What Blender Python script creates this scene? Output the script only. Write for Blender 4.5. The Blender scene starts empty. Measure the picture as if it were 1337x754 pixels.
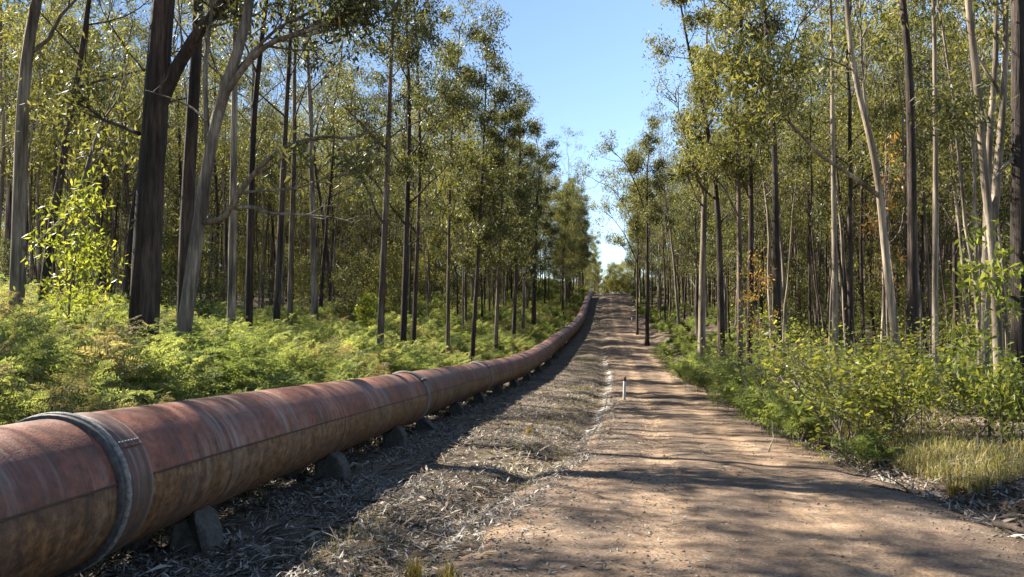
import bpy, math, random
import numpy as np
from mathutils import Vector, Matrix

# ------------------------------------------------------------------ camera, sky, sun, exposure
SC = bpy.context.scene
COL = SC.collection
R_ = math.radians
CAMZ, PITCH, F = 1.72, R_(3.0), 966.0            # F: focal length in photo pixels (1337 wide)
cam_d = bpy.data.cameras.new('camera'); cam = bpy.data.objects.new('camera', cam_d); COL.objects.link(cam)
cam_d.sensor_width = 36.0; cam_d.lens = 36.0 * F / 1337.0; cam_d.clip_start = 0.05; cam_d.clip_end = 3000
cam.location = (0, 0, CAMZ); cam.rotation_euler = (R_(90) + PITCH, 0, 0)
SC.camera = cam

SUN_AZ, SUN_EL = R_(61), R_(43)                  # azimuth measured to the left of straight ahead
SDIR = Vector((-math.sin(SUN_AZ) * math.cos(SUN_EL), math.cos(SUN_AZ) * math.cos(SUN_EL), math.sin(SUN_EL)))
w = bpy.data.worlds.new('World'); SC.world = w; w.use_nodes = True
nt = w.node_tree; nt.nodes.clear()
sky = nt.nodes.new('ShaderNodeTexSky'); sky.sky_type = 'NISHITA'; sky.sun_disc = False
sky.sun_elevation = SUN_EL; sky.sun_rotation = SUN_AZ; sky.air_density = 1.0; sky.dust_density = 0.0; sky.ozone_density = 1.6
bg = nt.nodes.new('ShaderNodeBackground'); bg.inputs['Strength'].default_value = 0.052
wo = nt.nodes.new('ShaderNodeOutputWorld')
nt.links.new(sky.outputs[0], bg.inputs[0]); nt.links.new(bg.outputs[0], wo.inputs[0])
sl = bpy.data.lights.new('sun', 'SUN'); sl.energy = 5.0; sl.angle = R_(0.53); sl.color = (1.0, 0.93, 0.80)
so = bpy.data.objects.new('sun', sl); COL.objects.link(so); so.rotation_euler = SDIR.to_track_quat('Z', 'Y').to_euler()
SC.view_settings.view_transform = 'Standard'; SC.view_settings.look = 'None'
SC.view_settings.exposure = 2.15; SC.view_settings.gamma = 1.0; SC.view_settings.use_curve_mapping = False
SC.render.engine = 'CYCLES'
cy = SC.cycles
cy.use_denoising = True
cy.max_bounces = 8; cy.diffuse_bounces = 5; cy.glossy_bounces = 2; cy.transmission_bounces = 4; cy.transparent_max_bounces = 4
cy.caustics_reflective = False; cy.caustics_refractive = False
cy.sample_clamp_indirect = 6.0

# ------------------------------------------------------------------ helpers
def at(u, v, Y):
    """photo pixel -> the point on its ray at depth Y (metres ahead of the camera)"""
    xc = (u - 668.5) / F; yc = (377.0 - v) / F
    yf = math.cos(PITCH) - yc * math.sin(PITCH); zf = math.sin(PITCH) + yc * math.cos(PITCH)
    k = Y / yf
    return np.array([xc * k, Y, CAMZ + zf * k])
def px(p):
    x, y, z = p[0], p[1], p[2] - CAMZ
    d = y * math.cos(PITCH) + z * math.sin(PITCH); h = -y * math.sin(PITCH) + z * math.cos(PITCH)
    return (668.5 + F * x / d, 377.0 - F * h / d) if d > 0.1 else (-9999, 9999)

def mesh_np(name, V, Q=None, T=None, mat=None, smooth=False):
    V = np.asarray(V, dtype=np.float32).reshape(-1, 3)
    me = bpy.data.meshes.new(name)
    Q = np.zeros((0, 4), np.int32) if Q is None else np.asarray(Q, np.int32).reshape(-1, 4)
    T = np.zeros((0, 3), np.int32) if T is None else np.asarray(T, np.int32).reshape(-1, 3)
    loops = np.concatenate([Q.ravel(), T.ravel()]).astype(np.int32)
    starts = np.concatenate([np.arange(len(Q)) * 4, len(Q) * 4 + np.arange(len(T)) * 3]).astype(np.int32)
    tot = np.concatenate([np.full(len(Q), 4), np.full(len(T), 3)]).astype(np.int32)
    me.vertices.add(len(V)); me.vertices.foreach_set('co', V.ravel())
    me.loops.add(len(loops)); me.loops.foreach_set('vertex_index', loops)
    me.polygons.add(len(starts)); me.polygons.foreach_set('loop_start', starts); me.polygons.foreach_set('loop_total', tot)
    if smooth: me.polygons.foreach_set('use_smooth', np.ones(len(starts), bool))
    me.update(calc_edges=True); me.validate()
    if mat: me.materials.append(mat)
    return me

class MB:
    def __init__(s): s.V = []; s.Q = []; s.T = []; s.n = 0
    def add(s, V, Q=None, T=None):
        V = np.asarray(V, float).reshape(-1, 3)
        if Q is not None and len(Q): s.Q.append(np.asarray(Q, int).reshape(-1, 4) + s.n)
        if T is not None and len(T): s.T.append(np.asarray(T, int).reshape(-1, 3) + s.n)
        s.V.append(V); s.n += len(V)
    def tube(s, P, R, sides=8, cap=True, wob=0.0, rng=None):
        P = np.asarray(P, float); n = len(P); R = np.broadcast_to(np.asarray(R, float), (n,))
        t = np.gradient(P, axis=0); t /= np.linalg.norm(t, axis=1)[:, None] + 1e-9
        ref = np.array([1.0, 0, 0]) if abs(t[0][0]) < 0.8 else np.array([0, 1.0, 0])
        a = np.linspace(0, 2 * math.pi, sides, endpoint=False)
        V = np.zeros((n, sides, 3))
        u = ref - t[0] * ref.dot(t[0]); u /= np.linalg.norm(u)
        for i in range(n):
            u = u - t[i] * u.dot(t[i]); u /= np.linalg.norm(u) + 1e-9
            v = np.cross(t[i], u)
            rr = R[i] * (1 + (rng.normal(0, wob, sides) if wob else 0))
            V[i] = P[i] + (np.cos(a) * rr)[:, None] * u + (np.sin(a) * rr)[:, None] * v
        idx = np.arange(n * sides).reshape(n, sides)
        q = np.stack([idx[:-1], np.roll(idx, -1, 1)[:-1], np.roll(idx, -1, 1)[1:], idx[1:]], -1).reshape(-1, 4)
        T = None
        V = V.reshape(-1, 3)
        if cap:
            V = np.vstack([V, P[-1:], P[:1]]); c1, c0 = n * sides, n * sides + 1
            top = idx[-1]; bot = idx[0]
            T = [[top[k], top[(k + 1) % sides], c1] for k in range(sides)] + [[bot[(k + 1) % sides], bot[k], c0] for k in range(sides)]
        s.add(V, q, T)
    def box(s, c, size, rot=None):
        h = np.asarray(size) / 2
        V = np.array([[x, y, z] for x in (-1, 1) for y in (-1, 1) for z in (-1, 1)]) * h
        if rot is not None: V = V @ np.asarray(rot).T
        s.add(V + np.asarray(c), [[0, 1, 3, 2], [4, 6, 7, 5], [0, 4, 5, 1], [2, 3, 7, 6], [0, 2, 6, 4], [1, 5, 7, 3]])
    def mesh(s, name, mat=None, smooth=False):
        return mesh_np(name, np.vstack(s.V), np.vstack(s.Q) if s.Q else None, np.vstack(s.T) if s.T else None, mat, smooth)

def obj(name, me, parent=None, loc=None, rot=None, scale=None):
    o = bpy.data.objects.new(name, me); COL.objects.link(o)
    if parent is not None: o.parent = parent
    if loc is not None: o.location = loc
    if rot is not None: o.rotation_euler = rot
    if scale is not None: o.scale = scale if hasattr(scale, '__len__') else (scale,) * 3
    return o
def tag(o, label=None, cat=None, group=None, kind=None):
    if label: o['label'] = label
    if cat: o['category'] = cat
    if group: o['group'] = group
    if kind: o['kind'] = kind
    return o

_rs = np.random.RandomState(7)
_NA = _rs.uniform(0, 2 * math.pi, 24); _NP = _rs.uniform(0, 2 * math.pi, 24); _NF = 2 ** _rs.uniform(0, 1.6, 24)
def snoise(x, y, freq=1.0, k=9, off=0):
    """cheap smooth noise, about -1..1"""
    x = np.asarray(x, float) * freq; y = np.asarray(y, float) * freq; s = 0
    for i in range(k):
        j = (i + off) % 24
        s = s + np.sin((x * math.cos(_NA[j]) + y * math.sin(_NA[j])) * _NF[j] + _NP[j] + 1.3 * np.sin((x * math.sin(_NA[j]) - y * math.cos(_NA[j])) * 0.7 + j))
    return s / math.sqrt(k) * 0.7
def sstep(a, b, x):
    t = np.clip((np.asarray(x, float) - a) / (b - a), 0, 1); return t * t * (3 - 2 * t)

# ------------------------------------------------------------------ materials
def M_(name):
    m = bpy.data.materials.new(name); m.use_nodes = True
    t = m.node_tree; t.nodes.clear()
    return m, t, t.nodes.new('ShaderNodeOutputMaterial')
def nd(t, typ, ins=None, **props):
    n = t.nodes.new(typ)
    for k, v in props.items(): setattr(n, k, v)
    if ins:
        for k, v in ins.items():
            if hasattr(v, 'is_output') and getattr(v, 'is_output', False): t.links.new(v, n.inputs[k])
            else: n.inputs[k].default_value = v
    return n
def ramp(t, fac, stops, interp='LINEAR'):
    n = t.nodes.new('ShaderNodeValToRGB'); cr = n.color_ramp; cr.interpolation = interp
    while len(cr.elements) < len(stops): cr.elements.new(0.5)
    for e, (p, c) in zip(cr.elements, stops): e.position = p; e.color = (*c, 1) if len(c) == 3 else c
    if fac is not None: t.links.new(fac, n.inputs[0])
    return n.outputs[0]
def mixc(t, fac, a, b, mode='MIX'):
    n = t.nodes.new('ShaderNodeMix'); n.data_type = 'RGBA'; n.blend_type = mode
    for k, v in ((0, fac), (6, a), (7, b)):
        if hasattr(v, 'is_output'): t.links.new(v, n.inputs[k])
        else: n.inputs[k].default_value = v if k == 0 else ((*v, 1) if len(v) == 3 else v)
    return n.outputs[2]
def noise(t, vec, scale, detail=4, rough=0.55):
    n = nd(t, 'ShaderNodeTexNoise', {'Scale': scale, 'Detail': detail, 'Roughness': rough})
    if vec is not None: t.links.new(vec, n.inputs['Vector'])
    return n.outputs['Fac']
def mapping(t, vec, scale=(1, 1, 1)):
    n = nd(t, 'ShaderNodeMapping'); n.inputs['Scale'].default_value = scale; t.links.new(vec, n.inputs['Vector']); return n.outputs[0]
def bump(t, h, strength, dist):
    return nd(t, 'ShaderNodeBump', {'Height': h, 'Strength': strength, 'Distance': dist}).outputs[0]
def maprange(t, v, a, b, c=0.0, d=1.0):
    return nd(t, 'ShaderNodeMapRange', {'Value': v, 'From Min': a, 'From Max': b, 'To Min': c, 'To Max': d}).outputs[0]

def leaf_mat(name, stops, transl=0.4, rough=0.45, spec=0.4, hue=0.03):
    m, t, out = M_(name)
    g = nd(t, 'ShaderNodeNewGeometry'); oi = nd(t, 'ShaderNodeObjectInfo')
    c = ramp(t, g.outputs['Random Per Island'], stops)
    h = maprange(t, oi.outputs['Random'], 0, 1, 0.5 - hue, 0.5 + hue)
    v = maprange(t, oi.outputs['Random'], 0, 1, 1.18, 0.82)
    hs = nd(t, 'ShaderNodeHueSaturation', {'Hue': h, 'Value': v, 'Color': c}).outputs[0]
    p = nd(t, 'ShaderNodeBsdfPrincipled', {'Base Color': hs, 'Roughness': rough, 'Specular IOR Level': spec})
    tc = mixc(t, 1.0, hs, (1.5, 1.42, 0.75), 'MULTIPLY')
    tr = nd(t, 'ShaderNodeBsdfTranslucent', {'Color': tc})
    mx = nd(t, 'ShaderNodeMixShader', {0: transl, 1: p.outputs[0], 2: tr.outputs[0]})
    t.links.new(mx.outputs[0], out.inputs[0])
    return m
MAT = {}
MAT['leaf_olive'] = leaf_mat('gum_leaf_olive', [(0, (.048, .056, .024)), (.45, (.086, .092, .038)), (.88, (.135, .132, .052)), (1, (.18, .155, .075))], .46, .5, .28, .008)
MAT['leaf_bright'] = leaf_mat('gum_leaf_bright', [(0, (.070, .080, .028)), (.5, (.125, .130, .042)), (.9, (.185, .178, .060)), (1, (.24, .20, .09))], .5, .5, .28, .008)
MAT['leaf_dark'] = leaf_mat('gum_leaf_dark', [(0, (.030, .040, .020)), (.5, (.058, .066, .031)), (1, (.11, .112, .048))], .42, .5, .28, .008)
MAT['leaf_sapling'] = leaf_mat('sapling_leaf', [(0, (.13, .16, .026)), (.5, (.21, .24, .040)), (1, (.30, .29, .075))], .52, .45, .25, .008)
MAT['leaf_shrub'] = leaf_mat('shrub_leaf', [(0, (.080, .105, .026)), (.5, (.17, .19, .040)), (.93, (.27, .265, .060)), (1, (.24, .17, .07))], .5, .45, .25, .008)
MAT['leaf_orange'] = leaf_mat('dying_leaf', [(0, (.30, .12, .03)), (.6, (.36, .20, .06)), (1, (.20, .16, .04))], .45)
MAT['fern_green'] = leaf_mat('fern_green', [(0, (.085, .125, .042)), (.5, (.15, .19, .070)), (1, (.22, .25, .105))], .5, .7, .08, .010)
MAT['fern_yellow'] = leaf_mat('fern_yellow', [(0, (.135, .17, .062)), (.5, (.21, .245, .10)), (1, (.29, .31, .15))], .5, .7, .08, .010)
MAT['fern_gold'] = leaf_mat('fern_gold', [(0, (.17, .145, .080)), (.5, (.26, .23, .13)), (1, (.32, .29, .17))], .45, .7, .08, .008)
MAT['grass'] = leaf_mat('verge_grass', [(0, (.10, .13, .03)), (.4, (.24, .21, .075)), (.8, (.36, .28, .14)), (1, (.42, .35, .22))], .35, .6, .2, .01)
MAT['straw'] = leaf_mat('straw', [(0, (.20, .17, .07)), (.5, (.38, .31, .17)), (1, (.48, .41, .26))], .3, .7, .1, .01)
MAT['tuft'] = leaf_mat('tuft_grass', [(0, (.10, .12, .025)), (.5, (.32, .22, .06)), (1, (.40, .30, .11))], .35, .6, .2, .01)

def bark_mat(name, base, dark, pale, furrow, zs=1.0):
    m, t, out = M_(name)
    tc = nd(t, 'ShaderNodeTexCoord'); oi = nd(t, 'ShaderNodeObjectInfo')
    ofs = nd(t, 'ShaderNodeVectorMath', {0: tc.outputs['Object'], 1: oi.outputs['Location']}, operation='ADD').outputs[0]
    str_ = noise(t, mapping(t, ofs, (17, 17, 1.6 * zs)), 1.0, 6, .7)
    blot = noise(t, mapping(t, ofs, (3.2, 3.2, .55)), 1.0, 4, .6)
    c = ramp(t, blot, [(.36, dark), (.50, base), (.62, pale)])
    c2 = mixc(t, maprange(t, str_, .38, .60), (.34, .32, .31), (1.25, 1.22, 1.18))
    c = mixc(t, .85, c, c2, 'MULTIPLY')
    v = maprange(t, oi.outputs['Random'], 0, 1, .78, 1.2)
    c = nd(t, 'ShaderNodeHueSaturation', {'Value': v, 'Color': c}).outputs[0]
    p = nd(t, 'ShaderNodeBsdfPrincipled', {'Base Color': c, 'Roughness': .85, 'Specular IOR Level': .25})
    fur = noise(t, mapping(t, ofs, (26, 26, 1.4)), 1.0, 4, .65)
    t.links.new(bump(t, fur, 1.0, furrow), p.inputs['Normal'])
    t.links.new(p.outputs[0], out.inputs[0]); return m
MAT['bark_dark'] = bark_mat('ironbark', (.050, .036, .030), (.026, .020, .018), (.095, .070, .058), .06)
MAT['bark_brown'] = bark_mat('stringybark', (.105, .078, .060), (.055, .042, .034), (.19, .15, .12), .03)
MAT['bark_pale'] = bark_mat('smooth_gum_bark', (.185, .15, .115), (.095, .076, .058), (.30, .255, .20), .012, .6)
MAT['bark_grey'] = bark_mat('grey_gum_bark', (.155, .13, .105), (.08, .066, .054), (.26, .225, .185), .015, .7)

# ------------------------------------------------------------------ the lie of the land
def table(pts, sig):
    ys = np.arange(-80, 620, 0.5)
    pts = np.array(sorted(pts)); v = np.interp(ys, pts[:, 0], pts[:, 1])
    s0 = (pts[1, 1] - pts[0, 1]) / (pts[1, 0] - pts[0, 0]); v = np.where(ys < pts[0, 0], pts[0, 1] + s0 * (ys - pts[0, 0]), v)
    k = np.arange(-80, 81) * 0.5; g = np.exp(-k * k / (2 * sig * sig)); g /= g.sum()
    vv = np.convolve(np.pad(v, 80, mode='edge'), g, 'valid')
    return ys, vv
PIPE_PX = [(0, 660, 4.55), (150, 620, 5.6), (330, 572, 8.1), (520, 522, 14.6), (627, 492, 25), (674, 480, 33), (706, 463, 42), (722, 449.5, 50), (738, 437, 60),
           (749, 428, 69), (758, 417, 85), (763, 404, 102), (768, 389, 117), (773, 380, 129)]
_pp = [at(*p) for p in PIPE_PX]
_PX = table([(-20, -5.2)] + [(p[1], p[0]) for p in _pp] + [(150, 17.0), (200, 24), (400, 40), (620, 50)], 2.6)
_PZ = table([(-20, .75), (0, .67)] + [(p[1], p[2]) for p in _pp] + [(136, 8.6), (150, 8.2), (200, 4), (300, 2), (620, 2)], 2.6)
ROAD_PX = [(990, 754, 5.3), (945, 650, 8.0), (920, 600, 11.6), (890, 550, 19.0), (853, 500, 36), (834, 470, 47), (820, 440, 64), (806, 410, 101), (802, 383, 129)]
_rp = [at(*p) for p in ROAD_PX]
_RX = table([(-20, .2), (0, 1.2)] + [(p[1], p[0]) for p in _rp] + [(137, 19.5), (150, 27.0), (200, 60), (400, 110), (620, 150)], 2.6)
_RZ = table([(-20, .1), (0, .02)] + [(p[1], p[2]) for p in _rp] + [(136, 7.9), (150, 7.4), (200, 3), (300, 1), (620, 1)], 2.6)
pipeX = lambda y: np.interp(y, *_PX); pipeZ = lambda y: np.interp(y, *_PZ)
roadX = lambda y: np.interp(y, *_RX); roadZ = lambda y: np.interp(y, *_RZ)
HALF = 1.95
def halfw(y): return HALF + 0.5 * sstep(14, 5, y)
def G(x, y):
    x = np.asarray(x, float); y = np.asarray(y, float)
    pX, pG, rX, rZ = pipeX(y), pipeZ(y) - 0.71, roadX(y), roadZ(y)
    hw = halfw(y)
    t = np.clip((x - pX - .7) / np.maximum(rX - hw - pX - .7, .5), 0, 1)
    mid = pG + (rZ - pG) * t * t * (3 - 2 * t)
    mid = mid - .15 * np.exp(-((x - (rX - hw - .40)) / .30) ** 2)                       # shallow drain beside the track
    s = np.maximum(pX - x - .9, 0)
    left = pG + .155 * np.minimum(s, 14) + .05 * np.clip(s - 14, 0, 60)
    r = np.maximum(x - rX - hw, 0)
    right = rZ + .22 * sstep(0.1, 1.1, r) + .05 * np.minimum(r, 25) - .05 * np.exp(-((r - .15) / .25) ** 2)
    z = np.where(x < pX + .7, left, np.where(x < rX - hw, mid, right))
    off = sstep(hw - .2, hw + 1.2, np.abs(x - rX))
    near_pipe = sstep(.3, 1.6, np.abs(x - pX))
    vg = np.where((x > pX) & (x < rX), .35, 1.0)
    z = z + off * near_pipe * (.10 * vg * snoise(x, y, .35) + .035 * vg * snoise(x, y, 1.7, 9, 5) + .012 * snoise(x, y, 5.1, 9, 11))
    return z
Gf = lambda x, y: float(G(x, y))

# ground sheet
ts = np.concatenate([-np.geomspace(14, 480, 34)[::-1], np.arange(-13.75, 14, .25), np.geomspace(14.25, 480, 34)])
yy = np.concatenate([np.linspace(-75, 0, 22)[:-1], np.arange(0, 26, .25), np.arange(26, 62, .5), np.arange(62, 150, 1.2), np.geomspace(150, 600, 34)])
TT, YY = np.meshgrid(ts, yy); XX = roadX(YY) + TT; ZZ = G(XX, YY)
nV, nT = TT.shape; I = np.arange(nV * nT).reshape(nV, nT)
gq = np.stack([I[:-1, :-1], I[:-1, 1:], I[1:, 1:], I[1:, :-1]], -1).reshape(-1, 4)
m, t, out = M_('ground_soil')
tc = nd(t, 'ShaderNodeTexCoord'); P = tc.outputs['Object']
n1 = noise(t, P, .9, 6, .6); n2 = noise(t, P, 9.0, 5, .65); n3 = noise(t, P, 45.0, 3, .6)
c = ramp(t, n1, [(.30, (.065, .050, .038)), (.5, (.125, .098, .073)), (.7, (.20, .155, .115))])
c = mixc(t, .75, c, ramp(t, n2, [(.3, (.5, .48, .46)), (.6, (1.15, 1.12, 1.08))]), 'MULTIPLY')
c = mixc(t, .5, c, ramp(t, n3, [(.35, (.55, .55, .55)), (.65, (1.35, 1.32, 1.28))]), 'MULTIPLY')
sa = nd(t, 'ShaderNodeAttribute', attribute_name='sand').outputs['Fac']
c = mixc(t, maprange(t, nd(t, 'ShaderNodeMath', {0: sa, 1: noise(t, P, 2.3, 5, .7)}, operation='MULTIPLY').outputs[0], .42, .52, 0, .9), c, (.50, .46, .41))
gr = nd(t, 'ShaderNodeAttribute', attribute_name='mossy').outputs['Fac']
c = mixc(t, maprange(t, nd(t, 'ShaderNodeMath', {0: gr, 1: noise(t, P, 3.1, 5, .6)}, operation='MULTIPLY').outputs[0], .45, .65, 0, .45), c, (.10, .10, .04))
p = nd(t, 'ShaderNodeBsdfPrincipled', {'Base Color': c, 'Roughness': .95, 'Specular IOR Level': .15})
hh = nd(t, 'ShaderNodeMath', {0: n2, 1: n3}, operation='ADD').outputs[0]
t.links.new(bump(t, hh, .8, .05), p.inputs['Normal']); t.links.new(p.outputs[0], out.inputs[0])
gm = mesh_np('ground', np.stack([XX, YY, ZZ], -1), gq, None, m, True)
dl = (XX - (roadX(YY) - halfw(YY)))
sand = np.exp(-((dl + .1) / .55) ** 2) * sstep(13, 17, YY) * sstep(62, 46, YY)
moss = ((dl < .2) & (XX > pipeX(YY))) * np.exp(-((dl + 1.3) / .9) ** 2) * sstep(3, 9, YY) + (dl > 4.2) * .8
for nm, arr in (('sand', sand), ('mossy', moss)):
    a = gm.attributes.new(nm, 'FLOAT', 'POINT'); a.data.foreach_set('value', arr.ravel().astype(np.float32))
tag(obj('ground', gm), kind='structure')

# dirt road
ys2 = np.concatenate([np.linspace(-40, 2, 40)[:-1], np.arange(2, 16, .1), np.arange(16, 45, .2), np.arange(45, 160, .6), np.linspace(160, 300, 40)])
tt2 = np.linspace(-1.32, 1.32, 61)
T2, Y2 = np.meshgrid(tt2, ys2); H2 = halfw(Y2); X2 = roadX(Y2) + T2 * H2
edge = 1.02 + .10 * snoise(X2 * 0 + np.sign(T2) * 7, Y2, .8) + .05 * snoise(X2, Y2, 3.0, 9, 3)
wob = .06 * np.sin(Y2 * .17)
rut = -.022 * (np.exp(-((T2 * H2 - .80 - wob) / .24) ** 2) + np.exp(-((T2 * H2 + .78 - wob) / .24) ** 2))
gx = (T2 * H2 - 0.35 - .25 * np.sin(Y2 * .35)); gully = -.035 * np.exp(-(gx / .10) ** 2) * sstep(5.5, 8, Y2) * sstep(22, 14, Y2) * (.6 + .4 * snoise(Y2, Y2 * 0, 1.5))
Z2 = G(X2, Y2) + .045 - .13 * sstep(-.16, .16, np.abs(T2) - edge) + rut + gully + .0015 * snoise(X2, Y2, 7, 9, 6) + .02 * (1 - T2 ** 2)
n_, k_ = T2.shape; I = np.arange(n_ * k_).reshape(n_, k_)
rq = np.stack([I[:-1, :-1], I[:-1, 1:], I[1:, 1:], I[1:, :-1]], -1).reshape(-1, 4)
m, t, out = M_('dirt_road')
tc = nd(t, 'ShaderNodeTexCoord'); P = tc.outputs['Object']
lat = nd(t, 'ShaderNodeAttribute', attribute_name='lat').outputs['Fac']
n1 = noise(t, P, .55, 5, .55); n2 = noise(t, P, 5.0, 6, .65); n3 = noise(t, P, 38.0, 4, .7); n4 = noise(t, mapping(t, P, (6, 1.1, 1)), 1.0, 5, .6)
c = ramp(t, n1, [(.33, (.150, .107, .076)), (.5, (.215, .150, .102)), (.68, (.285, .190, .115))])
rutm = nd(t, 'ShaderNodeMath', {0: lat, 1: n4}, operation='MULTIPLY').outputs[0]
c = mixc(t, maprange(t, rutm, .12, .45, 0, .8), c, (.315, .222, .148))
gm_ = nd(t, 'ShaderNodeMath', {0: maprange(t, lat, .1, .7, 1, 0), 1: noise(t, P, 1.7, 5, .6)}, operation='MULTIPLY').outputs[0]
c = mixc(t, maprange(t, gm_, .34, .60, 0, .75), c, (.135, .105, .082))
c = mixc(t, .85, c, ramp(t, n2, [(.36, (.55, .54, .55)), (.60, (1.12, 1.1, 1.08))]), 'MULTIPLY')
c = mixc(t, .9, c, ramp(t, n3, [(.34, (.45, .44, .46)), (.5, (.95, .95, .95)), (.72, (1.35, 1.35, 1.35))]), 'MULTIPLY')
vo = nd(t, 'ShaderNodeTexVoronoi', {'Scale': 16.0}); t.links.new(P, vo.inputs['Vector'])
peb = maprange(t, vo.outputs['Distance'], .16, .10)
vr = nd(t, 'ShaderNodeSeparateColor', {0: vo.outputs['Color']}).outputs[0]
peb = nd(t, 'ShaderNodeMath', {0: peb, 1: maprange(t, vr, .62, .66)}, operation='MULTIPLY').outputs[0]
c = mixc(t, peb, c, ramp(t, vr, [(.6, (.12, .10, .09)), (.8, (.30, .26, .22)), (1, (.5, .44, .38))]))
p = nd(t, 'ShaderNodeBsdfPrincipled', {'Base Color': c, 'Roughness': .95, 'Specular IOR Level': .15})
hh = nd(t, 'ShaderNodeMath', {0: n2, 1: n3}, operation='ADD').outputs[0]
hh = nd(t, 'ShaderNodeMath', {0: hh, 1: peb}, operation='ADD').outputs[0]
t.links.new(bump(t, hh, .6, .03), p.inputs['Normal']); t.links.new(p.outputs[0], out.inputs[0])
rm = mesh_np('road', np.stack([X2, Y2, Z2], -1), rq, None, m, True)
a = rm.attributes.new('lat', 'FLOAT', 'POINT'); a.data.foreach_set('value', (-rut / .022).ravel().astype(np.float32))
tag(obj('road', rm), kind='structure')
def roadtop(x, y):
    tl = (x - roadX(y)); h = halfw(y)
    return Gf(x, y) + (.05 if abs(tl) < h * .95 else 0.0)

# ------------------------------------------------------------------ the pipeline
PR = 0.50
def pipe_mat(name, band=False):
    m, t, out = M_(name)
    uv = nd(t, 'ShaderNodeUVMap', uv_map='UVMap').outputs[0]
    tc = nd(t, 'ShaderNodeTexCoord'); P = tc.outputs['Object']; oi = nd(t, 'ShaderNodeObjectInfo')
    sx = nd(t, 'ShaderNodeSeparateXYZ', {0: uv}); L, A = sx.outputs[0], sx.outputs[1]
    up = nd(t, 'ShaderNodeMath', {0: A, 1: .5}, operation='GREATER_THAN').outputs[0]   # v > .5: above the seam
    sv = nd(t, 'ShaderNodeCombineXYZ', {0: L, 1: A}).outputs[0]
    n1 = noise(t, P, 2.2, 5, .6); n2 = noise(t, P, 14, 5, .65); n3 = noise(t, P, 70, 3, .6)
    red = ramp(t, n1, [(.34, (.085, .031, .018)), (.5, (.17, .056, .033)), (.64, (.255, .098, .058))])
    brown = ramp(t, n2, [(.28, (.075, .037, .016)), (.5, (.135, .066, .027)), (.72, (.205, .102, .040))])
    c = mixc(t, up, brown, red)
    c = mixc(t, .8, c, ramp(t, n2, [(.34, (.5, .47, .45)), (.62, (1.2, 1.2, 1.2))]), 'MULTIPLY')
    # pale runs weathered down the sides
    runs = noise(t, mapping(t, sv, (7.5, 1.6, 1)), 1.0, 6, .72)
    patch = noise(t, mapping(t, sv, (.8, 2.0, 1)), 1.0, 3, .5)
    rm_ = nd(t, 'ShaderNodeMath', {0: maprange(t, runs, .46, .64), 1: maprange(t, patch, .43, .57)}, operation='MULTIPLY').outputs[0]
    c = mixc(t, nd(t, 'ShaderNodeMath', {0: rm_, 1: maprange(t, up, 0, 1, .35, .85)}, operation='MULTIPLY').outputs[0], c, (.29, .24, .205))
    dr = noise(t, mapping(t, sv, (11, 1.0, 1)), 1.0, 5, .7)
    c = mixc(t, maprange(t, dr, .52, .70, 0, .8), c, (.035, .024, .022))
    bl = noise(t, P, 1.1, 4, .6); c = mixc(t, maprange(t, bl, .50, .68, 0, .65), c, (.055, .030, .026))
    # dust and lichen on the crown of the pipe
    top = maprange(t, A, .72, .80); tn = nd(t, 'ShaderNodeMath', {0: top, 1: n1}, operation='MULTIPLY').outputs[0]
    c = mixc(t, maprange(t, tn, .35, .65, 0, .55), c, (.27, .14, .088))
    v = maprange(t, oi.outputs['Random'], 0, 1, .80, 1.15)
    c = nd(t, 'ShaderNodeHueSaturation', {'Value': v, 'Color': c}).outputs[0]
    if band:
        g = ramp(t, noise(t, mapping(t, sv, (14, 1.5, 1)), 1.0, 6, .7), [(.36, (.035, .024, .022)), (.52, (.085, .055, .046)), (.66, (.30, .265, .24))])
        c = mixc(t, .72, c, g)
    p = nd(t, 'ShaderNodeBsdfPrincipled', {'Base Color': c, 'Roughness': maprange(t, n1, .3, .7, .46, .75), 'Specular IOR Level': .4})
    hh = nd(t, 'ShaderNodeMath', {0: n2, 1: n3}, operation='ADD').outputs[0]
    t.links.new(bump(t, hh, .35, .012), p.inputs['Normal']); t.links.new(p.outputs[0], out.inputs[0]); return m
MAT['pipe'] = pipe_mat('pipe_paint'); MAT['band'] = pipe_mat('collar_band', True)
def plain(name, c1, c2, rough=.8, sc=20, b=.01, metal=0.0):
    m, t, out = M_(name); tc = nd(t, 'ShaderNodeTexCoord')
    n = noise(t, tc.outputs['Object'], sc, 5, .65); n0 = noise(t, tc.outputs['Object'], sc * .15, 4, .6)
    c = ramp(t, n, [(.32, c1), (.68, c2)])
    c = mixc(t, .7, c, ramp(t, n0, [(.3, (.6, .6, .6)), (.7, (1.2, 1.2, 1.2))]), 'MULTIPLY')
    p = nd(t, 'ShaderNodeBsdfPrincipled', {'Base Color': c, 'Roughness': rough, 'Metallic': metal, 'Specular IOR Level': .3})
    t.links.new(bump(t, n, .6, b), p.inputs['Normal']); t.links.new(p.outputs[0], out.inputs[0]); return m
MAT['lip_dark'] = plain('joint_lip_dark', (.025, .022, .022), (.085, .075, .07), .6, 30, .004)
MAT['lip_grey'] = plain('joint_lip_grey', (.08, .07, .062), (.27, .25, .225), .65, 40, .005)
MAT['rod'] = plain('joint_rod', (.05, .035, .03), (.20, .16, .14), .55, 60, .003)
MAT['bar'] = plain('lock_bar_rust', (.03, .018, .013), (.095, .052, .032), .7, 60, .003)
MAT['concrete'] = plain('weathered_shaded_concrete', (.035, .031, .026), (.095, .085, .072), .92, 22, .02)  # concrete colour darkened to carry the deep shade under the pipe
MAT['stone'] = plain('pale_stone', (.30, .27, .23), (.52, .48, .42), .9, 14, .02)
MAT['stone_dark'] = plain('brown_stone', (.10, .08, .065), (.24, .19, .15), .9, 14, .02)
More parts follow.
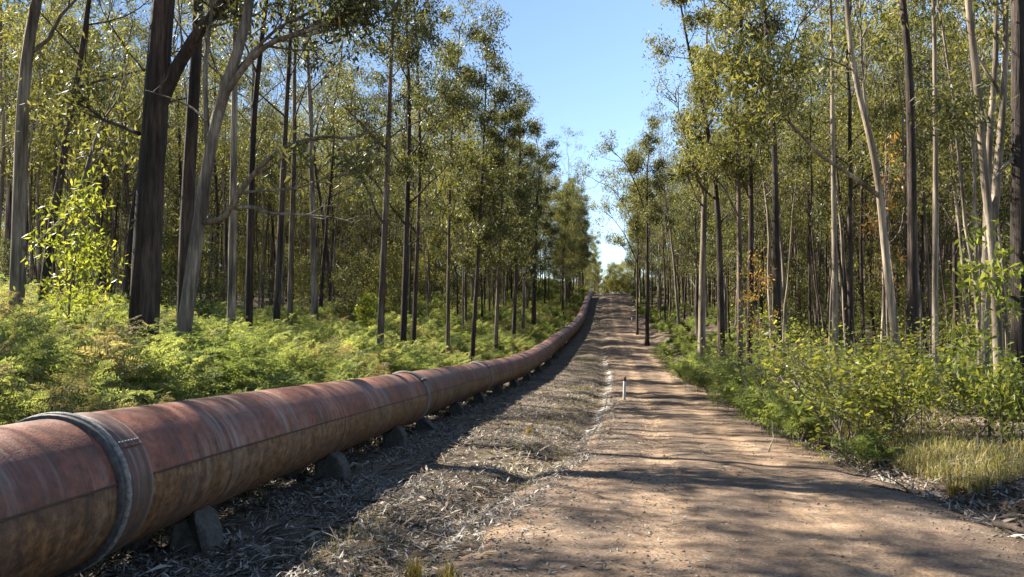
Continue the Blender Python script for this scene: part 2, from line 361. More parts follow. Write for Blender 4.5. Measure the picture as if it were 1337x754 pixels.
MAT['wood_dead'] = plain('dead_wood', (.09, .07, .055), (.26, .22, .18), .9, 26, .015)
MAT['wood_char'] = plain('charred_wood', (.02, .016, .014), (.07, .05, .04), .9, 26, .02)
MAT['post_white'] = plain('post_white_paint', (.45, .42, .38), (.68, .65, .60), .7, 40, .004)
MAT['post_red'] = plain('post_top_paint', (.10, .04, .03), (.18, .07, .05), .7, 40, .004)

_sy = np.arange(-14, 150, .05); _sx = pipeX(_sy); _sz = pipeZ(_sy)
_sl = np.concatenate([[0], np.cumsum(np.sqrt(np.diff(_sx) ** 2 + np.diff(_sy) ** 2 + np.diff(_sz) ** 2))])
def pipe_at(s): return np.array([np.interp(s, _sl, _sx), np.interp(s, _sl, _sy), np.interp(s, _sl, _sz)])
def pipe_frame(s):
    d = pipe_at(s + .3) - pipe_at(s - .3); d /= np.linalg.norm(d)
    r = np.cross(d, [0, 0, 1]); r /= np.linalg.norm(r); u = np.cross(r, d); return d, r, u
SEAM = R_(10)
rngP = np.random.RandomState(3)
def pipe_surface(name, s0, s1, rad, mat, step=.5, a0=0.0, a1=2 * math.pi, sides=56, dent=0.0, thick=0.0):
    """surface of revolution about the pipe's axis; rad: number or list of (offset, radius)"""
    if not hasattr(rad, '__len__'):
        n = max(2, int((s1 - s0) / step) + 1); prof = [(s, rad) for s in np.linspace(s0, s1, n)]
    else: prof = [(s0 + o, r) for o, r in rad]
    full = abs(a1 - a0 - 2 * math.pi) < 1e-6
    ang = np.linspace(a0, a1, sides + 1)
    V = []; UV = []
    for s, r in prof:
        c = pipe_at(s); d, rt, u = pipe_frame(s)
        rr = r + (dent * snoise(ang * 2 + 31, np.full_like(ang, s * 1.3), 1.0) if dent else 0)
        if dent: rr[-1] = rr[0]
        V.append(c + (np.cos(ang) * rr)[:, None] * rt + (np.sin(ang) * rr)[:, None] * u)
        h = np.sin(ang - SEAM)
        UV.append(np.stack([np.full_like(ang, s), .5 + .5 * np.arcsin(np.clip(h * .9999, -1, 1)) / math.pi + (1e-4 * np.sign(h))], -1))
    V = np.array(V); n, k = V.shape[:2]; I = np.arange(n * k).reshape(n, k)
    q = np.stack([I[:-1, :-1], I[:-1, 1:], I[1:, 1:], I[1:, :-1]], -1).reshape(-1, 4)
    me = mesh_np(name, V.reshape(-1, 3), q, None, mat, True)
    uv = me.uv_layers.new(name='UVMap'); UVf = np.array(UV).reshape(-1, 2)
    li = np.zeros(len(me.loops), np.int32); me.loops.foreach_get('vertex_index', li)
    uv.data.foreach_set('uv', UVf[li].ravel().astype(np.float32))
    return me
s_ring1 = float(np.interp(5.75, _sy, _sl)); SECL = 9.25
joints = [s_ring1 + SECL * k for k in range(-2, 14)]
joints[2] = float(np.interp(4.95, _sy, _sl))
pl = obj('pipeline', None, loc=(0, 0, 0)); tag(pl, 'long rusty red steel pipeline running beside the dirt road up to the crest', 'pipeline')
for i in range(len(joints) - 1):
    s0, s1 = joints[i] + .012, joints[i + 1] - .012
    if pipe_at(s0)[1] > 148: break
    sec = obj('pipe_section', pipe_surface('pipe_section', s0, s1, PR, MAT['pipe'], dent=.006), pl)
    y0 = pipe_at(s0)[1]
    # raised lock bar along each side where the two half shells meet
    for a in (SEAM, math.pi - SEAM):
        n = int((s1 - s0) / .5) + 1; V = []
        for s in np.linspace(s0 + .002, s1 - .002, n):
            c0 = pipe_at(s); d, rt, u = pipe_frame(s)
            for (da, r) in ((-.016, PR - .006), (-.012, PR + .008), (.012, PR + .008), (.016, PR - .006)):
                aa = a + da; V.append(c0 + rt * math.cos(aa) * r + u * math.sin(aa) * r)
        I = np.arange(n * 4).reshape(n, 4)
        q = np.stack([I[:-1, :-1], I[:-1, 1:], I[1:, 1:], I[1:, :-1]], -1).reshape(-1, 4)
        obj('lock_bar', mesh_np('lock_bar', V, q, None, MAT['bar']), sec)
    # faint circumferential weld half way along
    sw = (s0 + s1) / 2 + rngP.uniform(-.6, .6)
    obj('weld_bead', pipe_surface('weld_bead', sw, 0, [(-.02, PR - .002), (-.010, PR + .006), (.010, PR + .006), (.02, PR - .002)], MAT['band']), sec)
    # joint at the far end of this section
    js = joints[i + 1]; jy = pipe_at(js)[1]
    if abs(jy - 4.95) < 2:
        obj('joint_lip', pipe_surface('joint_lip', js, 0, [(-.028, PR - .01), (-.028, PR + .03), (-.018, PR + .036), (.008, PR + .036), (.014, PR + .012)], MAT['lip_dark']), sec)
        obj('joint_lip', pipe_surface('joint_lip', js, 0, [(.026, PR + .006), (.028, PR + .038), (.038, PR + .046), (.06, PR + .046), (.08, PR + .03), (.10, PR + .012)], MAT['lip_grey']), sec)
        for (a0, a1) in ((R_(36), R_(200)), (R_(-158), R_(34))):
            obj('collar_plate', pipe_surface('collar_plate', js, 0, [(.10, PR - .004), (.102, PR + .016), (.24, PR + .018), (.36, PR + .016), (.363, PR - .004)], MAT['band'], a0=a0, a1=a1, sides=30), sec)
        bm_ = MB(); bm_.box((0, 0, 0), (.014, .014, .014)); rv = bm_.mesh('rivet', MAT['lip_grey'])
        for k in range(7):
            a = R_(40); c0 = pipe_at(js + .13 + k * .035); d, rt, u = pipe_frame(js)
            obj('rivet', rv, sec, loc=tuple(c0 + (rt * math.cos(a) + u * math.sin(a)) * (PR + .021)))
    else:
        for k, (o, rr, mt) in enumerate(((-.075, .030, 'rod'), (-.005, .042, 'lip_grey'), (.065, .030, 'rod'))):
            w_ = .022 if k != 1 else .03
            prof = [(o - w_, PR - .004), (o - w_ * .7, PR + rr * .8), (o, PR + rr), (o + w_ * .7, PR + rr * .8), (o + w_, PR - .004)]
            obj('joint_ring', pipe_surface('joint_ring', js, 0, prof, MAT[mt], sides=44), sec)
        if jy < 60:
            c0 = pipe_at(js); d, rt, u = pipe_frame(js); lug = MB()
            for a in (R_(42),):
                Rm = np.stack([d, -rt * math.sin(a) + u * math.cos(a), rt * math.cos(a) + u * math.sin(a)], -1)
                cc = c0 + (rt * math.cos(a) + u * math.sin(a)) * (PR + .05)
                lug.box(cc, (.20, .05, .07), Rm)
                lug.tube([cc - d * .15, cc + d * .15], .016, 8)
                lug.box(cc - d * .13, (.03, .045, .045), Rm); lug.box(cc + d * .13, (.03, .045, .045), Rm)
            obj('clamp_lug', lug.mesh('clamp_lug', MAT['rod']), sec)

# concrete support blocks under the pipe
rngB = np.random.RandomState(11)
ORD = ['first', 'second', 'third', 'fourth', 'fifth', 'sixth', 'seventh', 'eighth', 'ninth', 'tenth', 'eleventh', 'twelfth', 'thirteenth', 'fourteenth', 'fifteenth', 'sixteenth', 'seventeenth', 'eighteenth', 'nineteenth', 'twentieth']
def ordn(k):
    if k < 20: return ORD[k]
    n = k + 1; suf = 'th' if 10 <= n % 100 <= 20 else {1: 'st', 2: 'nd', 3: 'rd'}.get(n % 10, 'th'); return '%d%s' % (n, suf)
blockY = [3.7, 6.3, 9.7, 13.0, 15.4, 18.9, 22.8, 26.4, 30.2, 34.2, 38.4, 42.8, 47.4]
for k, by in enumerate(blockY):
    s = float(np.interp(by, _sy, _sl)); c0 = pipe_at(s); d, rt, u = pipe_frame(s)
    for sgn in (1, -1):
        th = rngB.uniform(.28, .36); x1 = rngB.uniform(.44, .52); yaw = rngB.uniform(-.2, .2); low = (k == 4 and sgn == 1)
        bx_, by_ = c0[0] + rt[0] * sgn * .33, c0[1] + rt[1] * sgn * .33
        g = Gf(bx_, by_) - .10; H = c0[2] - g
        hz = rngB.uniform(-.04, .02)
        arc = lambda x: H - math.sqrt(PR * PR - x * x) - .006
        prof = [(.14, 0), (x1 + .06, 0), (x1 + .03, arc(.36) - .16 + hz), (x1 - .05, arc(.36) - .03 + hz), (.36, arc(.36)), (.26, arc(.26)), (.16, arc(.16))]
        if low: prof = [(.14, 0), (x1 + .14, 0), (x1 + .10, .16), (x1, .24), (.36, arc(.36) - .1), (.26, arc(.26)), (.16, arc(.16))]
        n = len(prof); V = []
        for side in (-1, 1):
            for (x, z) in prof:
                jit = rngB.normal(0, .007, 3); tap = th / 2 * (1 - .2 * min(1, z / .4))
                V.append((sgn * (x - .33) + jit[0], side * tap + jit[1], z))
        fs = [[i, (i + 1) % n, n + (i + 1) % n, n + i] for i in range(n)] + [list(range(n))[::-1], list(range(n, 2 * n))]
        if sgn < 0: fs = [f[::-1] for f in fs]
        me = bpy.data.meshes.new('support_block'); me.from_pydata(V, [], fs); me.materials.append(MAT['concrete'])
        o = obj('support_block', me, loc=(bx_, by_, g), rot=(0, 0, math.atan2(rt[1], rt[0]) + yaw * .6))
        bv = o.modifiers.new('bevel', 'BEVEL'); bv.width = .022; bv.segments = 2; bv.limit_method = 'ANGLE'
        where = {0: 'at the near end of the pipe', 1: 'just past the near joint collar', 4: 'low slab beneath the second pipe joint'}.get(k) or (ordn(k) + ' pair from the camera')
        tag(o, 'concrete block on the %s of the pipe, %s' % ('road side' if sgn > 0 else 'fern side', where), 'support block', 'concrete blocks under the pipe')

# ------------------------------------------------------------------ plants: generators
def unit(v): return v / (np.linalg.norm(v, axis=-1, keepdims=True) + 1e-9)
def leaves(C, n_each, spread, L, W, rng, droop=.8, flat=False, squash=.8):
    """n_each leaf quads round every centre in C; droop pulls the long axis downward"""
    C = np.asarray(C).reshape(-1, 3); n = len(C) * n_each
    sz = np.repeat(rng.uniform(.55, 1.45, len(C)), n_each)[:, None]
    c = np.repeat(C, n_each, 0) + rng.normal(0, 1, (n, 3)) * spread * sz * np.array([1, 1, squash])
    d = unit(rng.normal(0, 1, (n, 3)) * (1 if not flat else np.array([1, 1, .35]))); d[:, 2] -= droop; d = unit(d)
    s = unit(np.cross(d, rng.normal(0, 1, (n, 3)) if not flat else np.array([0, 0, 1.0]) + rng.normal(0, .45, (n, 3))))
    nr = np.cross(d, s)
    l = L * rng.uniform(.65, 1.3, (n, 1)); w_ = W * rng.uniform(.7, 1.25, (n, 1))
    a = c - d * l * .5; b = c + d * l * .5 + nr * l * rng.uniform(-.15, .15, (n, 1)); mid = c - d * l * .08
    V = np.stack([a, mid + s * w_ * .5 + nr * w_ * .12, b, mid - s * w_ * .5 + nr * w_ * .12], 1).reshape(-1, 3)
    return V, np.arange(n * 4).reshape(n, 4)

def branch(mb, p0, d0, L, r0, rng, level, tips, up=.25, sides=6, wig=.16):
    n = 6 if level == 0 else (5 if level == 1 else 3)
    P = [np.array(p0)]; d = unit(np.array(d0))
    for i in range(n - 1):
        d = unit(d + rng.normal(0, wig, 3) + np.array([0, 0, up * .35])); P.append(P[-1] + d * L / (n - 1))
    P = np.array(P); R = r0 * np.linspace(1, .35 if level < 2 else .3, n)
    mb.tube(P, R, sides if level == 0 else (4 if level == 1 else 3), cap=False)
    if level == 2:
        tips.append(P[-1]); return
    k = rng.randint(3, 6) if level == 0 else rng.randint(2, 5)
    for j in range(k):
        tpos = rng.uniform(.35, 1.0) if j else 1.0
        i = min(int(tpos * (n - 1)), n - 2); f = tpos * (n - 1) - i
        q = P[i] * (1 - f) + P[i + 1] * f
        ax = unit(P[i + 1] - P[i]); side = unit(np.cross(ax, rng.normal(0, 1, 3)))
        sp = rng.uniform(.45, .95) if j else rng.uniform(.1, .3)
        nd_ = unit(ax * math.cos(sp) + side * math.sin(sp) + np.array([0, 0, .12]))
        branch(mb, q, nd_, L * rng.uniform(.38, .55), r0 * (.45 if level == 0 else .45), rng, level + 1, tips, up, sides, wig * 1.25)

def tree_meshes(seed, H, r0, bark, leaf, crown0=.45, nlimb=9, limbL=.22, per=15, spread=.30, L=.19, W=.045, lean=0.0, wig=.020, path=None, dead=0, fork=None):
    """returns (trunk mesh, crown mesh) for a tree whose base is at the origin"""
    rng = np.random.RandomState(seed); mb = MB(); tips = []
    if path is None:
        n = 14; hs = H * np.linspace(0, 1, n) ** 1.25
        off = np.cumsum(rng.normal(0, wig * H / n * 6, (n, 2)), 0) * (hs / H)[:, None]
        la = rng.uniform(0, 2 * math.pi)
        P = np.stack([off[:, 0] + lean * hs * math.cos(la), off[:, 1] + lean * hs * math.sin(la), hs], -1); P -= P[0]
    else:
        P = np.asarray(path, float)
        seg = np.concatenate([[0], np.cumsum(np.linalg.norm(np.diff(P, axis=0), axis=1))]); uu = np.linspace(0, seg[-1], 26)
        P = np.stack([np.interp(uu, seg, P[:, k]) for k in range(3)], -1)
        for _ in range(2): P[1:-1] = (P[:-2] + 2 * P[1:-1] + P[2:]) / 4
        n = len(P); hs = P[:, 2] - P[0, 2]
    f = np.linspace(0, 1, n)
    Rr = r0 * (1 - .80 * f ** 1.1) * (1 + .45 * np.exp(-hs / .30))
    mb.tube(P, Rr, 12, cap=True, wob=.03, rng=rng)
    az = rng.uniform(0, 6.28)
    for j in range(nlimb):
        tpos = crown0 + (1 - crown0) * (j + rng.uniform(0, .8)) / nlimb; tpos = min(tpos, .985)
        i = min(int(tpos * (n - 1)), n - 2); ff = tpos * (n - 1) - i
        q = P[i] * (1 - ff) + P[i + 1] * ff
        az += 2.4 + rng.uniform(-.6, .6); el = R_(rng.uniform(22, 58)) + .25 * max(0, tpos - .8)
        d = np.array([math.cos(az) * math.cos(el), math.sin(az) * math.cos(el), math.sin(el)])
        Ll = H * limbL * rng.uniform(.7, 1.25) * (1 - .45 * (tpos - crown0) / (1 - crown0 + 1e-6))
        branch(mb, q, d, Ll, Rr[i] * rng.uniform(.32, .5), rng, 0, tips)
    branch(mb, P[-1], np.array([rng.normal(0, .2), rng.normal(0, .2), 1]), H * .12, Rr[-1] * .9, rng, 0, tips)
    for j in range(dead):
        i = rng.randint(int(n * .25), int(n * .6)); a = rng.uniform(0, 6.28)
        branch(mb, P[i], np.array([math.cos(a), math.sin(a), .35]), H * .10, Rr[i] * .22, rng, 1, [])
    tr = mb.mesh('trunk', MAT[bark], True)
    V, Q = leaves(np.array(tips), per, spread, L, W, rng)
    return tr, mesh_np('crown', V, Q, None, MAT[leaf])

# ------------------------------------------------------------------ hero trees (traced trunks)
NEARBASE = []        # (x, y) of every placed tree
LAND = []            # landmarks for labels: (u, v, phrase, side)
def hero(u_path, Y, dia, bark, leaf, label, H=20.0, seed=1, crown0=.5, nlimb=8, limbL=.20, per=13, branches=(), dY=0.0, L=.17, W=.045, spread=.21):
    pts = [at(u, v, Y + dY * (i / max(1, len(u_path) - 1))) for i, (u, v) in enumerate(u_path)]
    b = pts[0].copy()
    slope = (pts[1] - pts[0]) / max(.3, (pts[1] - pts[0])[2])
    g = Gf(b[0], b[1]) - .12
    base = b + slope * (g - b[2]) * .8; base[2] = g
    P = [base] + [p for p in pts if p[2] > g + .3]
    topd = unit(P[-1] - P[-2]); topd = unit(topd + np.array([0, 0, .5]))
    rng = np.random.RandomState(seed)
    while P[-1][2] < base[2] + H:
        topd = unit(topd + rng.normal(0, .05, 3) + np.array([0, 0, .05])); P.append(P[-1] + topd * min(2.0, max(.6, base[2] + H + .3 - P[-1][2])))
    P = np.array(P) - base
    root = obj('gum_tree', None, loc=tuple(base)); tag(root, label, 'tree', 'gum trees standing in the forest')
    tr, cr = tree_meshes(seed, H, dia / 2, bark, leaf, crown0, nlimb, limbL, int(per * (3.3 if base[0] < 3 else 3.8)), spread, L, W, path=P)
    obj('trunk', tr, root); obj('crown', cr, root)
    for (bp, bdia, leafy, mat) in branches:
        q = [at(u, v, Y + dy) - base for (u, v, dy) in bp]
        q = np.array(q); seg = np.concatenate([[0], np.cumsum(np.linalg.norm(np.diff(q, axis=0), axis=1))]); uu = np.linspace(0, seg[-1], 18)
        q = np.stack([np.interp(uu, seg, q[:, k]) for k in range(3)], -1)
        q[1:-1] = (q[:-2] + 2 * q[1:-1] + q[2:]) / 4
        mb = MB(); mb.tube(q, bdia / 2 * np.linspace(1, .3, len(q)), 8, True, .03, rng); tips = []
        for j in range(7 if leafy else 3):
            i = rng.randint(7, 17); dd = unit(unit(q[i + 1 if i < 17 else i] - q[i - 1]) + rng.normal(0, .6, 3))
            branch(mb, q[i], dd, seg[-1] * rng.uniform(.15, .3), bdia * .2, rng, 0 if leafy > 1 else 1, tips)
        o = obj('branch', mb.mesh('branch', MAT[mat or bark], True), root)
        if leafy and tips:
            V, Q = leaves(np.array(tips), 22, .25, L, W, rng); tag(obj('leaf_spray', mesh_np('leaf_spray', V, Q, None, MAT[leaf]), o), kind='stuff')
    NEARBASE.append((base[0], base[1]))
    return root

LAND += [(22, 'the pale gum at the left edge', 'L'), (190, 'the thick forked dark trunk', 'L'), (262, 'the leaning pale gum', 'L'), (500, 'the brown trunk mid-left', 'L'), (622, 'the thin dark trunk near the pipe', 'L'),
         (845, 'the thin black trunk by the road', 'R'), (917, 'the pale mottled gum', 'R'), (1015, 'the dark trunk behind the ferns', 'R'), (1165, 'the leaning cream gum', 'R'), (1222, 'the straight cream pole', 'R'), (1295, 'the forked cream gum', 'R')]
hero([(21, 412), (25, 300), (30, 100)], 15.5, .30, 'bark_grey', 'leaf_bright', 'smooth pale grey gum standing at the left edge of the photo', 18, 101, .36, 12, .22, 14,
     branches=[([(33, 325, 0), (50, 321, 0), (75, 295, .2), (102, 262, .4), (115, 215, .6), (125, 180, .8), (150, 120, 1.2)], .13, 1, None)])
hero([(188, 415), (192, 320), (199, 200), (205, 125), (212, 0)], 14.0, .56, 'bark_dark', 'leaf_olive', 'thick dark furrowed trunk that forks in two high up, tallest on the left', 19, 102, .60, 9, .20, 13,
     branches=[([(204, 150, 0), (222, 105, 0), (250, 55, -.1), (292, 0, -.2), (320, -60, -.3), (345, -130, -.4)], .30, 2, None), ([(182, 175, 0), (160, 166, .2), (130, 155, .4), (95, 120, .6)], .09, 1, None)])
hero([(240, 425), (243, 300), (251, 150), (260, 20)], 16.8, .34, 'bark_dark', 'leaf_olive', 'dark straight trunk just right of the thick forked one', 20, 103, .45, 10, .2, 13)
hero([(239, 438), (250, 360), (260, 290), (270, 225), (278, 160), (300, 95), (325, 40), (330, -20)], 13.0, .27, 'bark_grey', 'leaf_olive', 'leaning pale gum with long bare branches reaching right, in front of dark trunks', 15, 104, .66, 6, .18, 12,
     branches=[([(259, 291, 0), (285, 290, -.1), (300, 280, -.2), (308, 258, -.3), (335, 222, -.4), (372, 190, -.5), (420, 178, -.6), (462, 182, -.8)], .12, 0, 'bark_pale'),
               ([(306, 272, -.2), (330, 270, -.3), (352, 279, -.4), (385, 280, -.5), (436, 284, -.6)], .075, 0, 'bark_pale'),
               ([(312, 252, -.3), (350, 249, -.5), (392, 246, -.7), (425, 232, -.8), (470, 225, -1)], .055, 1, 'bark_pale'),
               ([(272, 190, 0), (268, 140, .1), (268, 80, .2), (276, 20, .3), (280, -50, .3)], .12, 1, None),
               ([(284, 140, 0), (320, 85, -.2), (352, 55, -.4), (400, 42, -.6), (445, 22, -.9), (470, -10, -1)], .13, 2, None),
               ([(290, 118, 0), (335, 62, .2), (365, 35, .3), (420, 8, .4)], .09, 1, None),
               ([(270, 158, 0), (250, 140, .2), (222, 128, .3), (190, 118, .5)], .05, 0, 'bark_pale')])
hero([(302, 412), (304, 300), (306, 140), (308, 0)], 21.0, .25, 'bark_grey', 'leaf_olive', 'straight grey gum to the right of the leaning pale one', 19, 105, .38, 11, .2, 13)
hero([(325, 415), (327, 300), (331, 150)], 22.0, .24, 'bark_dark', 'leaf_olive', 'slim blackish trunk right beside the straight grey gum', 18, 106, .40, 10, .2, 13)
hero([(362, 394), (366, 300), (372, 180)], 27.0, .27, 'bark_dark', 'leaf_olive', 'left one of two close dark trunks behind the ferns', 19, 107, .45, 9, .2, 12)
hero([(379, 391), (381, 300), (385, 180)], 29.0, .25, 'bark_brown', 'leaf_bright', 'right one of two close dark trunks behind the ferns', 19, 108, .45, 9, .2, 12)
hero([(497, 430), (501, 330), (505, 240), (509, 120), (513, 20)], 25.0, .26, 'bark_brown', 'leaf_olive', 'brown trunk standing forward among the ferns, its branches starting low', 17, 109, .30, 16, .13, 17)
hero([(527, 425), (530, 330), (533, 220)], 27.0, .26, 'bark_dark', 'leaf_dark', 'dark trunk with charred base right of the brown one', 16, 110, .30, 16, .12, 17)
hero([(541, 418), (545, 320), (549, 200)], 29.0, .20, 'bark_dark', 'leaf_dark', 'thin dark trunk close behind the charred one', 17, 111, .32, 16, .12, 17)
hero([(585, 420), (586, 320), (588, 200)], 32.0, .19, 'bark_brown', 'leaf_bright', 'slender upright brown trunk between charred and fern-side trunks', 15, 112, .30, 16, .115, 17)
hero([(618, 442), (622, 380), (627, 280), (634, 130)], 30.0, .21, 'bark_dark', 'leaf_olive', 'thin dark trunk nearest the pipe, rising out of the ferns', 13, 113, .28, 17, .11, 18)
hero([(648, 434), (650, 380), (654, 300), (658, 180)], 39.0, .24, 'bark_brown', 'leaf_olive', 'leafy brown-trunked gum just right of the thin dark trunk near the pipe', 13.5, 115, .30, 16, .11, 17, L=.2, W=.05)
hero([(671, 424), (673, 380), (676, 300), (679, 200)], 47.0, .28, 'bark_dark', 'leaf_dark', 'dark leafy gum left of where the ferns narrow', 15, 116, .28, 16, .11, 17, L=.2, W=.05)
hero([(683, 418), (684, 380), (686, 300)], 55.0, .26, 'bark_grey', 'leaf_olive', 'grey leafy gum between two dark ones along the fern bank', 15.5, 117, .28, 16, .11, 17, L=.21, W=.052)
hero([(697, 408), (698, 360), (700, 300)], 62.0, .42, 'bark_dark', 'leaf_dark', 'dark trunk where the ferns narrow toward the crest', 15.5, 114, .28, 16, .14, 17, L=.22, W=.055)
# right of the road
hero([(845, 446), (845, 380), (845, 260)], 56.0, .32, 'bark_dark', 'leaf_olive', 'thin black trunk standing at the right edge of the road', 15, 120, .42, 12, .14, 16, L=.22, W=.055,
     branches=[([(845, 285, 0), (832, 245, -.8), (818, 215, -1.6), (803, 200, -2.4)], .13, 2, None)])
hero([(832, 432), (832, 380), (833, 320)], 66.0, .22, 'bark_dark', 'leaf_bright', 'very thin black pole left of the black roadside trunk', 14, 121, .42, 11, .14, 16, L=.22, W=.055,
     branches=[([(833, 315, 0), (818, 270, -.8), (798, 245, -1.8), (777, 236, -3)], .12, 2, None), ([(833, 345, 0), (815, 305, -.8), (800, 285, -1.6), (788, 275, -2.4)], .10, 2, None)])
hero([(916, 458), (917, 370), (920, 250), (922, 110), (923, 30)], 33.0, .38, 'bark_pale', 'leaf_bright', 'pale mottled gum with open crown at the right roadside', 16, 122, .42, 14, .085, 17,
     branches=[([(921, 260, 0), (905, 215, -.4), (892, 170, -.8), (882, 125, -1.0)], .12, 1, None)])
hero([(942, 462), (941, 400), (939, 300)], 30.0, .33, 'bark_dark', 'leaf_bright', 'black trunk just right of the pale mottled gum', 16, 123, .40, 13, .10, 17)
hero([(966, 472), (966, 400), (965, 270), (962, 150)], 27.0, .24, 'bark_brown', 'leaf_bright', 'brown trunk, left of the pair behind roadside ferns', 16.5, 124, .38, 13, .10, 17,
     branches=[([(965, 285, 0), (945, 245, -.4), (918, 215, -.8), (900, 200, -1.2)], .08, 1, None)])
hero([(978, 468), (980, 380), (981, 250)], 27.5, .25, 'bark_dark', 'leaf_olive', 'dark trunk, right of the pair behind roadside ferns', 17.5, 125, .38, 13, .11, 17)
hero([(1016, 440), (1014, 350), (1011, 180)], 25.0, .27, 'bark_dark', 'leaf_bright', 'dark trunk with a reddish dying spray beside it', 20, 126, .40, 10, .22, 14)
hero([(1091, 465), (1090, 350), (1087, 150), (1086, 40)], 24.0, .20, 'bark_pale', 'leaf_bright', 'straight cream trunk, twin stemmed look, left of the leaning gum', 20, 127, .5, 9, .2, 13)
hero([(1177, 490), (1163, 400), (1150, 270), (1142, 190), (1118, 120), (1108, 50), (1104, -30)], 15.5, .175, 'bark_pale', 'leaf_bright', 'leaning cream gum with a long limb reaching left over the shrubs', 15, 128, .48, 9, .22, 15,
     branches=[([(1146, 255, 0), (1110, 228, -.3), (1070, 203, -.6), (1045, 175, -.9), (1015, 145, -1.2), (980, 130, -1.5)], .11, 2, None),
               ([(1144, 230, 0), (1132, 160, .2), (1125, 80, .3), (1123, 0, .4)], .09, 1, None)])
hero([(1191, 490), (1192, 350), (1190, 180), (1186, 60)], 17.5, .25, 'bark_dark', 'leaf_olive', 'dark trunk directly behind the leaning cream gum', 19, 129, .5, 9, .2, 13)
hero([(1221, 500), (1221, 350), (1222, 200), (1220, 50)], 16.5, .135, 'bark_pale', 'leaf_bright', 'straight slim cream pole with sunlit edge right of the dark trunk', 18, 130, .52, 9, .2, 13)
hero([(1304, 470), (1300, 380), (1294, 290), (1284, 235), (1279, 130), (1264, 10)], 14.0, .18, 'bark_pale', 'leaf_olive', 'cream gum forking into two pale stems at the right edge', 16, 131, .58, 8, .2, 12,
     branches=[([(1296, 300, 0), (1302, 230, .1), (1311, 120, .2), (1314, 0, .3), (1318, -120, .3)], .17, 2, None), ([(1283, 190, 0), (1262, 175, -.2), (1245, 150, -.4)], .05, 1, None)])
hero([(1286, 430), (1287, 330), (1290, 200), (1302, 60)], 17.0, .18, 'bark_pale', 'leaf_olive', 'slimmer pale stem standing behind the forked cream gum', 17, 132, .55, 8, .2, 12)
hero([(1334, 515), (1332, 350), (1331, 150), (1331, 0)], 13.5, .34, 'bark_dark', 'leaf_olive', 'black rough trunk cut off by the right edge of the photo', 20, 133, .55, 8, .2, 12,
     branches=[([(1325, 205, 0), (1310, 218, -.2), (1298, 235, -.4)], .07, 0, 'bark_pale')])

# ------------------------------------------------------------------ scattered forest trees
PROTO = []
def proto(**k): PROTO.append((tree_meshes(**k), k['H'], k['bark'], k['r0']))
proto(seed=1, H=20, r0=.15, bark='bark_dark', leaf='leaf_olive', crown0=.48, nlimb=9, limbL=.19, per=17, L=.22, W=.055, spread=.22)
proto(seed=2, H=19, r0=.11, bark='bark_brown', leaf='leaf_bright', crown0=.45, nlimb=9, limbL=.18, per=17, L=.22, W=.055, spread=.22)
proto(seed=3, H=21, r0=.13, bark='bark_pale', leaf='leaf_olive', crown0=.52, nlimb=8, limbL=.18, per=17, L=.22, W=.055, spread=.22, lean=.03)
proto(seed=4, H=17, r0=.075, bark='bark_grey', leaf='leaf_bright', crown0=.55, nlimb=6, limbL=.14, per=17, L=.22, W=.055, spread=.22)
proto(seed=5, H=18, r0=.10, bark='bark_dark', leaf='leaf_dark', crown0=.45, nlimb=9, limbL=.17, per=17, L=.22, W=.055, spread=.22)
proto(seed=6, H=16, r0=.065, bark='bark_pale', leaf='leaf_bright', crown0=.60, nlimb=5, limbL=.13, per=17, L=.22, W=.055, spread=.22, lean=.02)
proto(seed=7, H=22, r0=.17, bark='bark_grey', leaf='leaf_olive', crown0=.48, nlimb=9, limbL=.20, per=17, L=.22, W=.055, spread=.22)
proto(seed=8, H=15, r0=.06, bark='bark_dark', leaf='leaf_olive', crown0=.60, nlimb=5, limbL=.13, per=17, L=.22, W=.055, spread=.22)
EDGE = len(PROTO)   # bushier edge trees with low crowns
proto(seed=9, H=18, r0=.12, bark='bark_brown', leaf='leaf_olive', crown0=.34, nlimb=17, limbL=.135, per=36, L=.24, W=.062, spread=.27)
proto(seed=10, H=16, r0=.10, bark='bark_dark', leaf='leaf_bright', crown0=.34, nlimb=17, limbL=.14, per=36, L=.24, W=.062, spread=.27)
proto(seed=11, H=17, r0=.11, bark='bark_grey', leaf='leaf_dark', crown0=.34, nlimb=17, limbL=.135, per=36, L=.24, W=.062, spread=.27)

DENSE = len(PROTO)  # full crowned trees for the depth of the forest
proto(seed=12, H=20, r0=.14, bark='bark_dark', leaf='leaf_olive', crown0=.36, nlimb=13, limbL=.19, per=26, L=.25, W=.065, spread=.27)
proto(seed=13, H=19, r0=.12, bark='bark_pale', leaf='leaf_bright', crown0=.40, nlimb=12, limbL=.19, per=26, L=.25, W=.065, spread=.27)
proto(seed=14, H=18, r0=.10, bark='bark_brown', leaf='leaf_dark', crown0=.34, nlimb=13, limbL=.18, per=26, L=.25, W=.065, spread=.27)
YOUNG = len(PROTO)  # young trees filling the space between the trunks
proto(seed=15, H=9, r0=.05, bark='bark_brown', leaf='leaf_bright', crown0=.22, nlimb=12, limbL=.20, per=20, L=.20, W=.055, spread=.28)
proto(seed=16, H=8, r0=.045, bark='bark_dark', leaf='leaf_olive', crown0=.22, nlimb=12, limbL=.22, per=20, L=.20, W=.055, spread=.28)
NPR = len(PROTO)
rngF = np.random.RandomState(21)
cand = []
def place(x, y, mind, kind, hsc):
    for (a, b) in NEARBASE:
        if abs(a - x) < mind and abs(b - y) < mind and (a - x) ** 2 + (b - y) ** 2 < mind * mind: return
    NEARBASE.append((x, y)); cand.append((x, y, kind, hsc))
def inview(x, y, pad=60):
    u, _ = px((x, y, 2.0)); return y > 3 and -pad < u < 1337 + pad
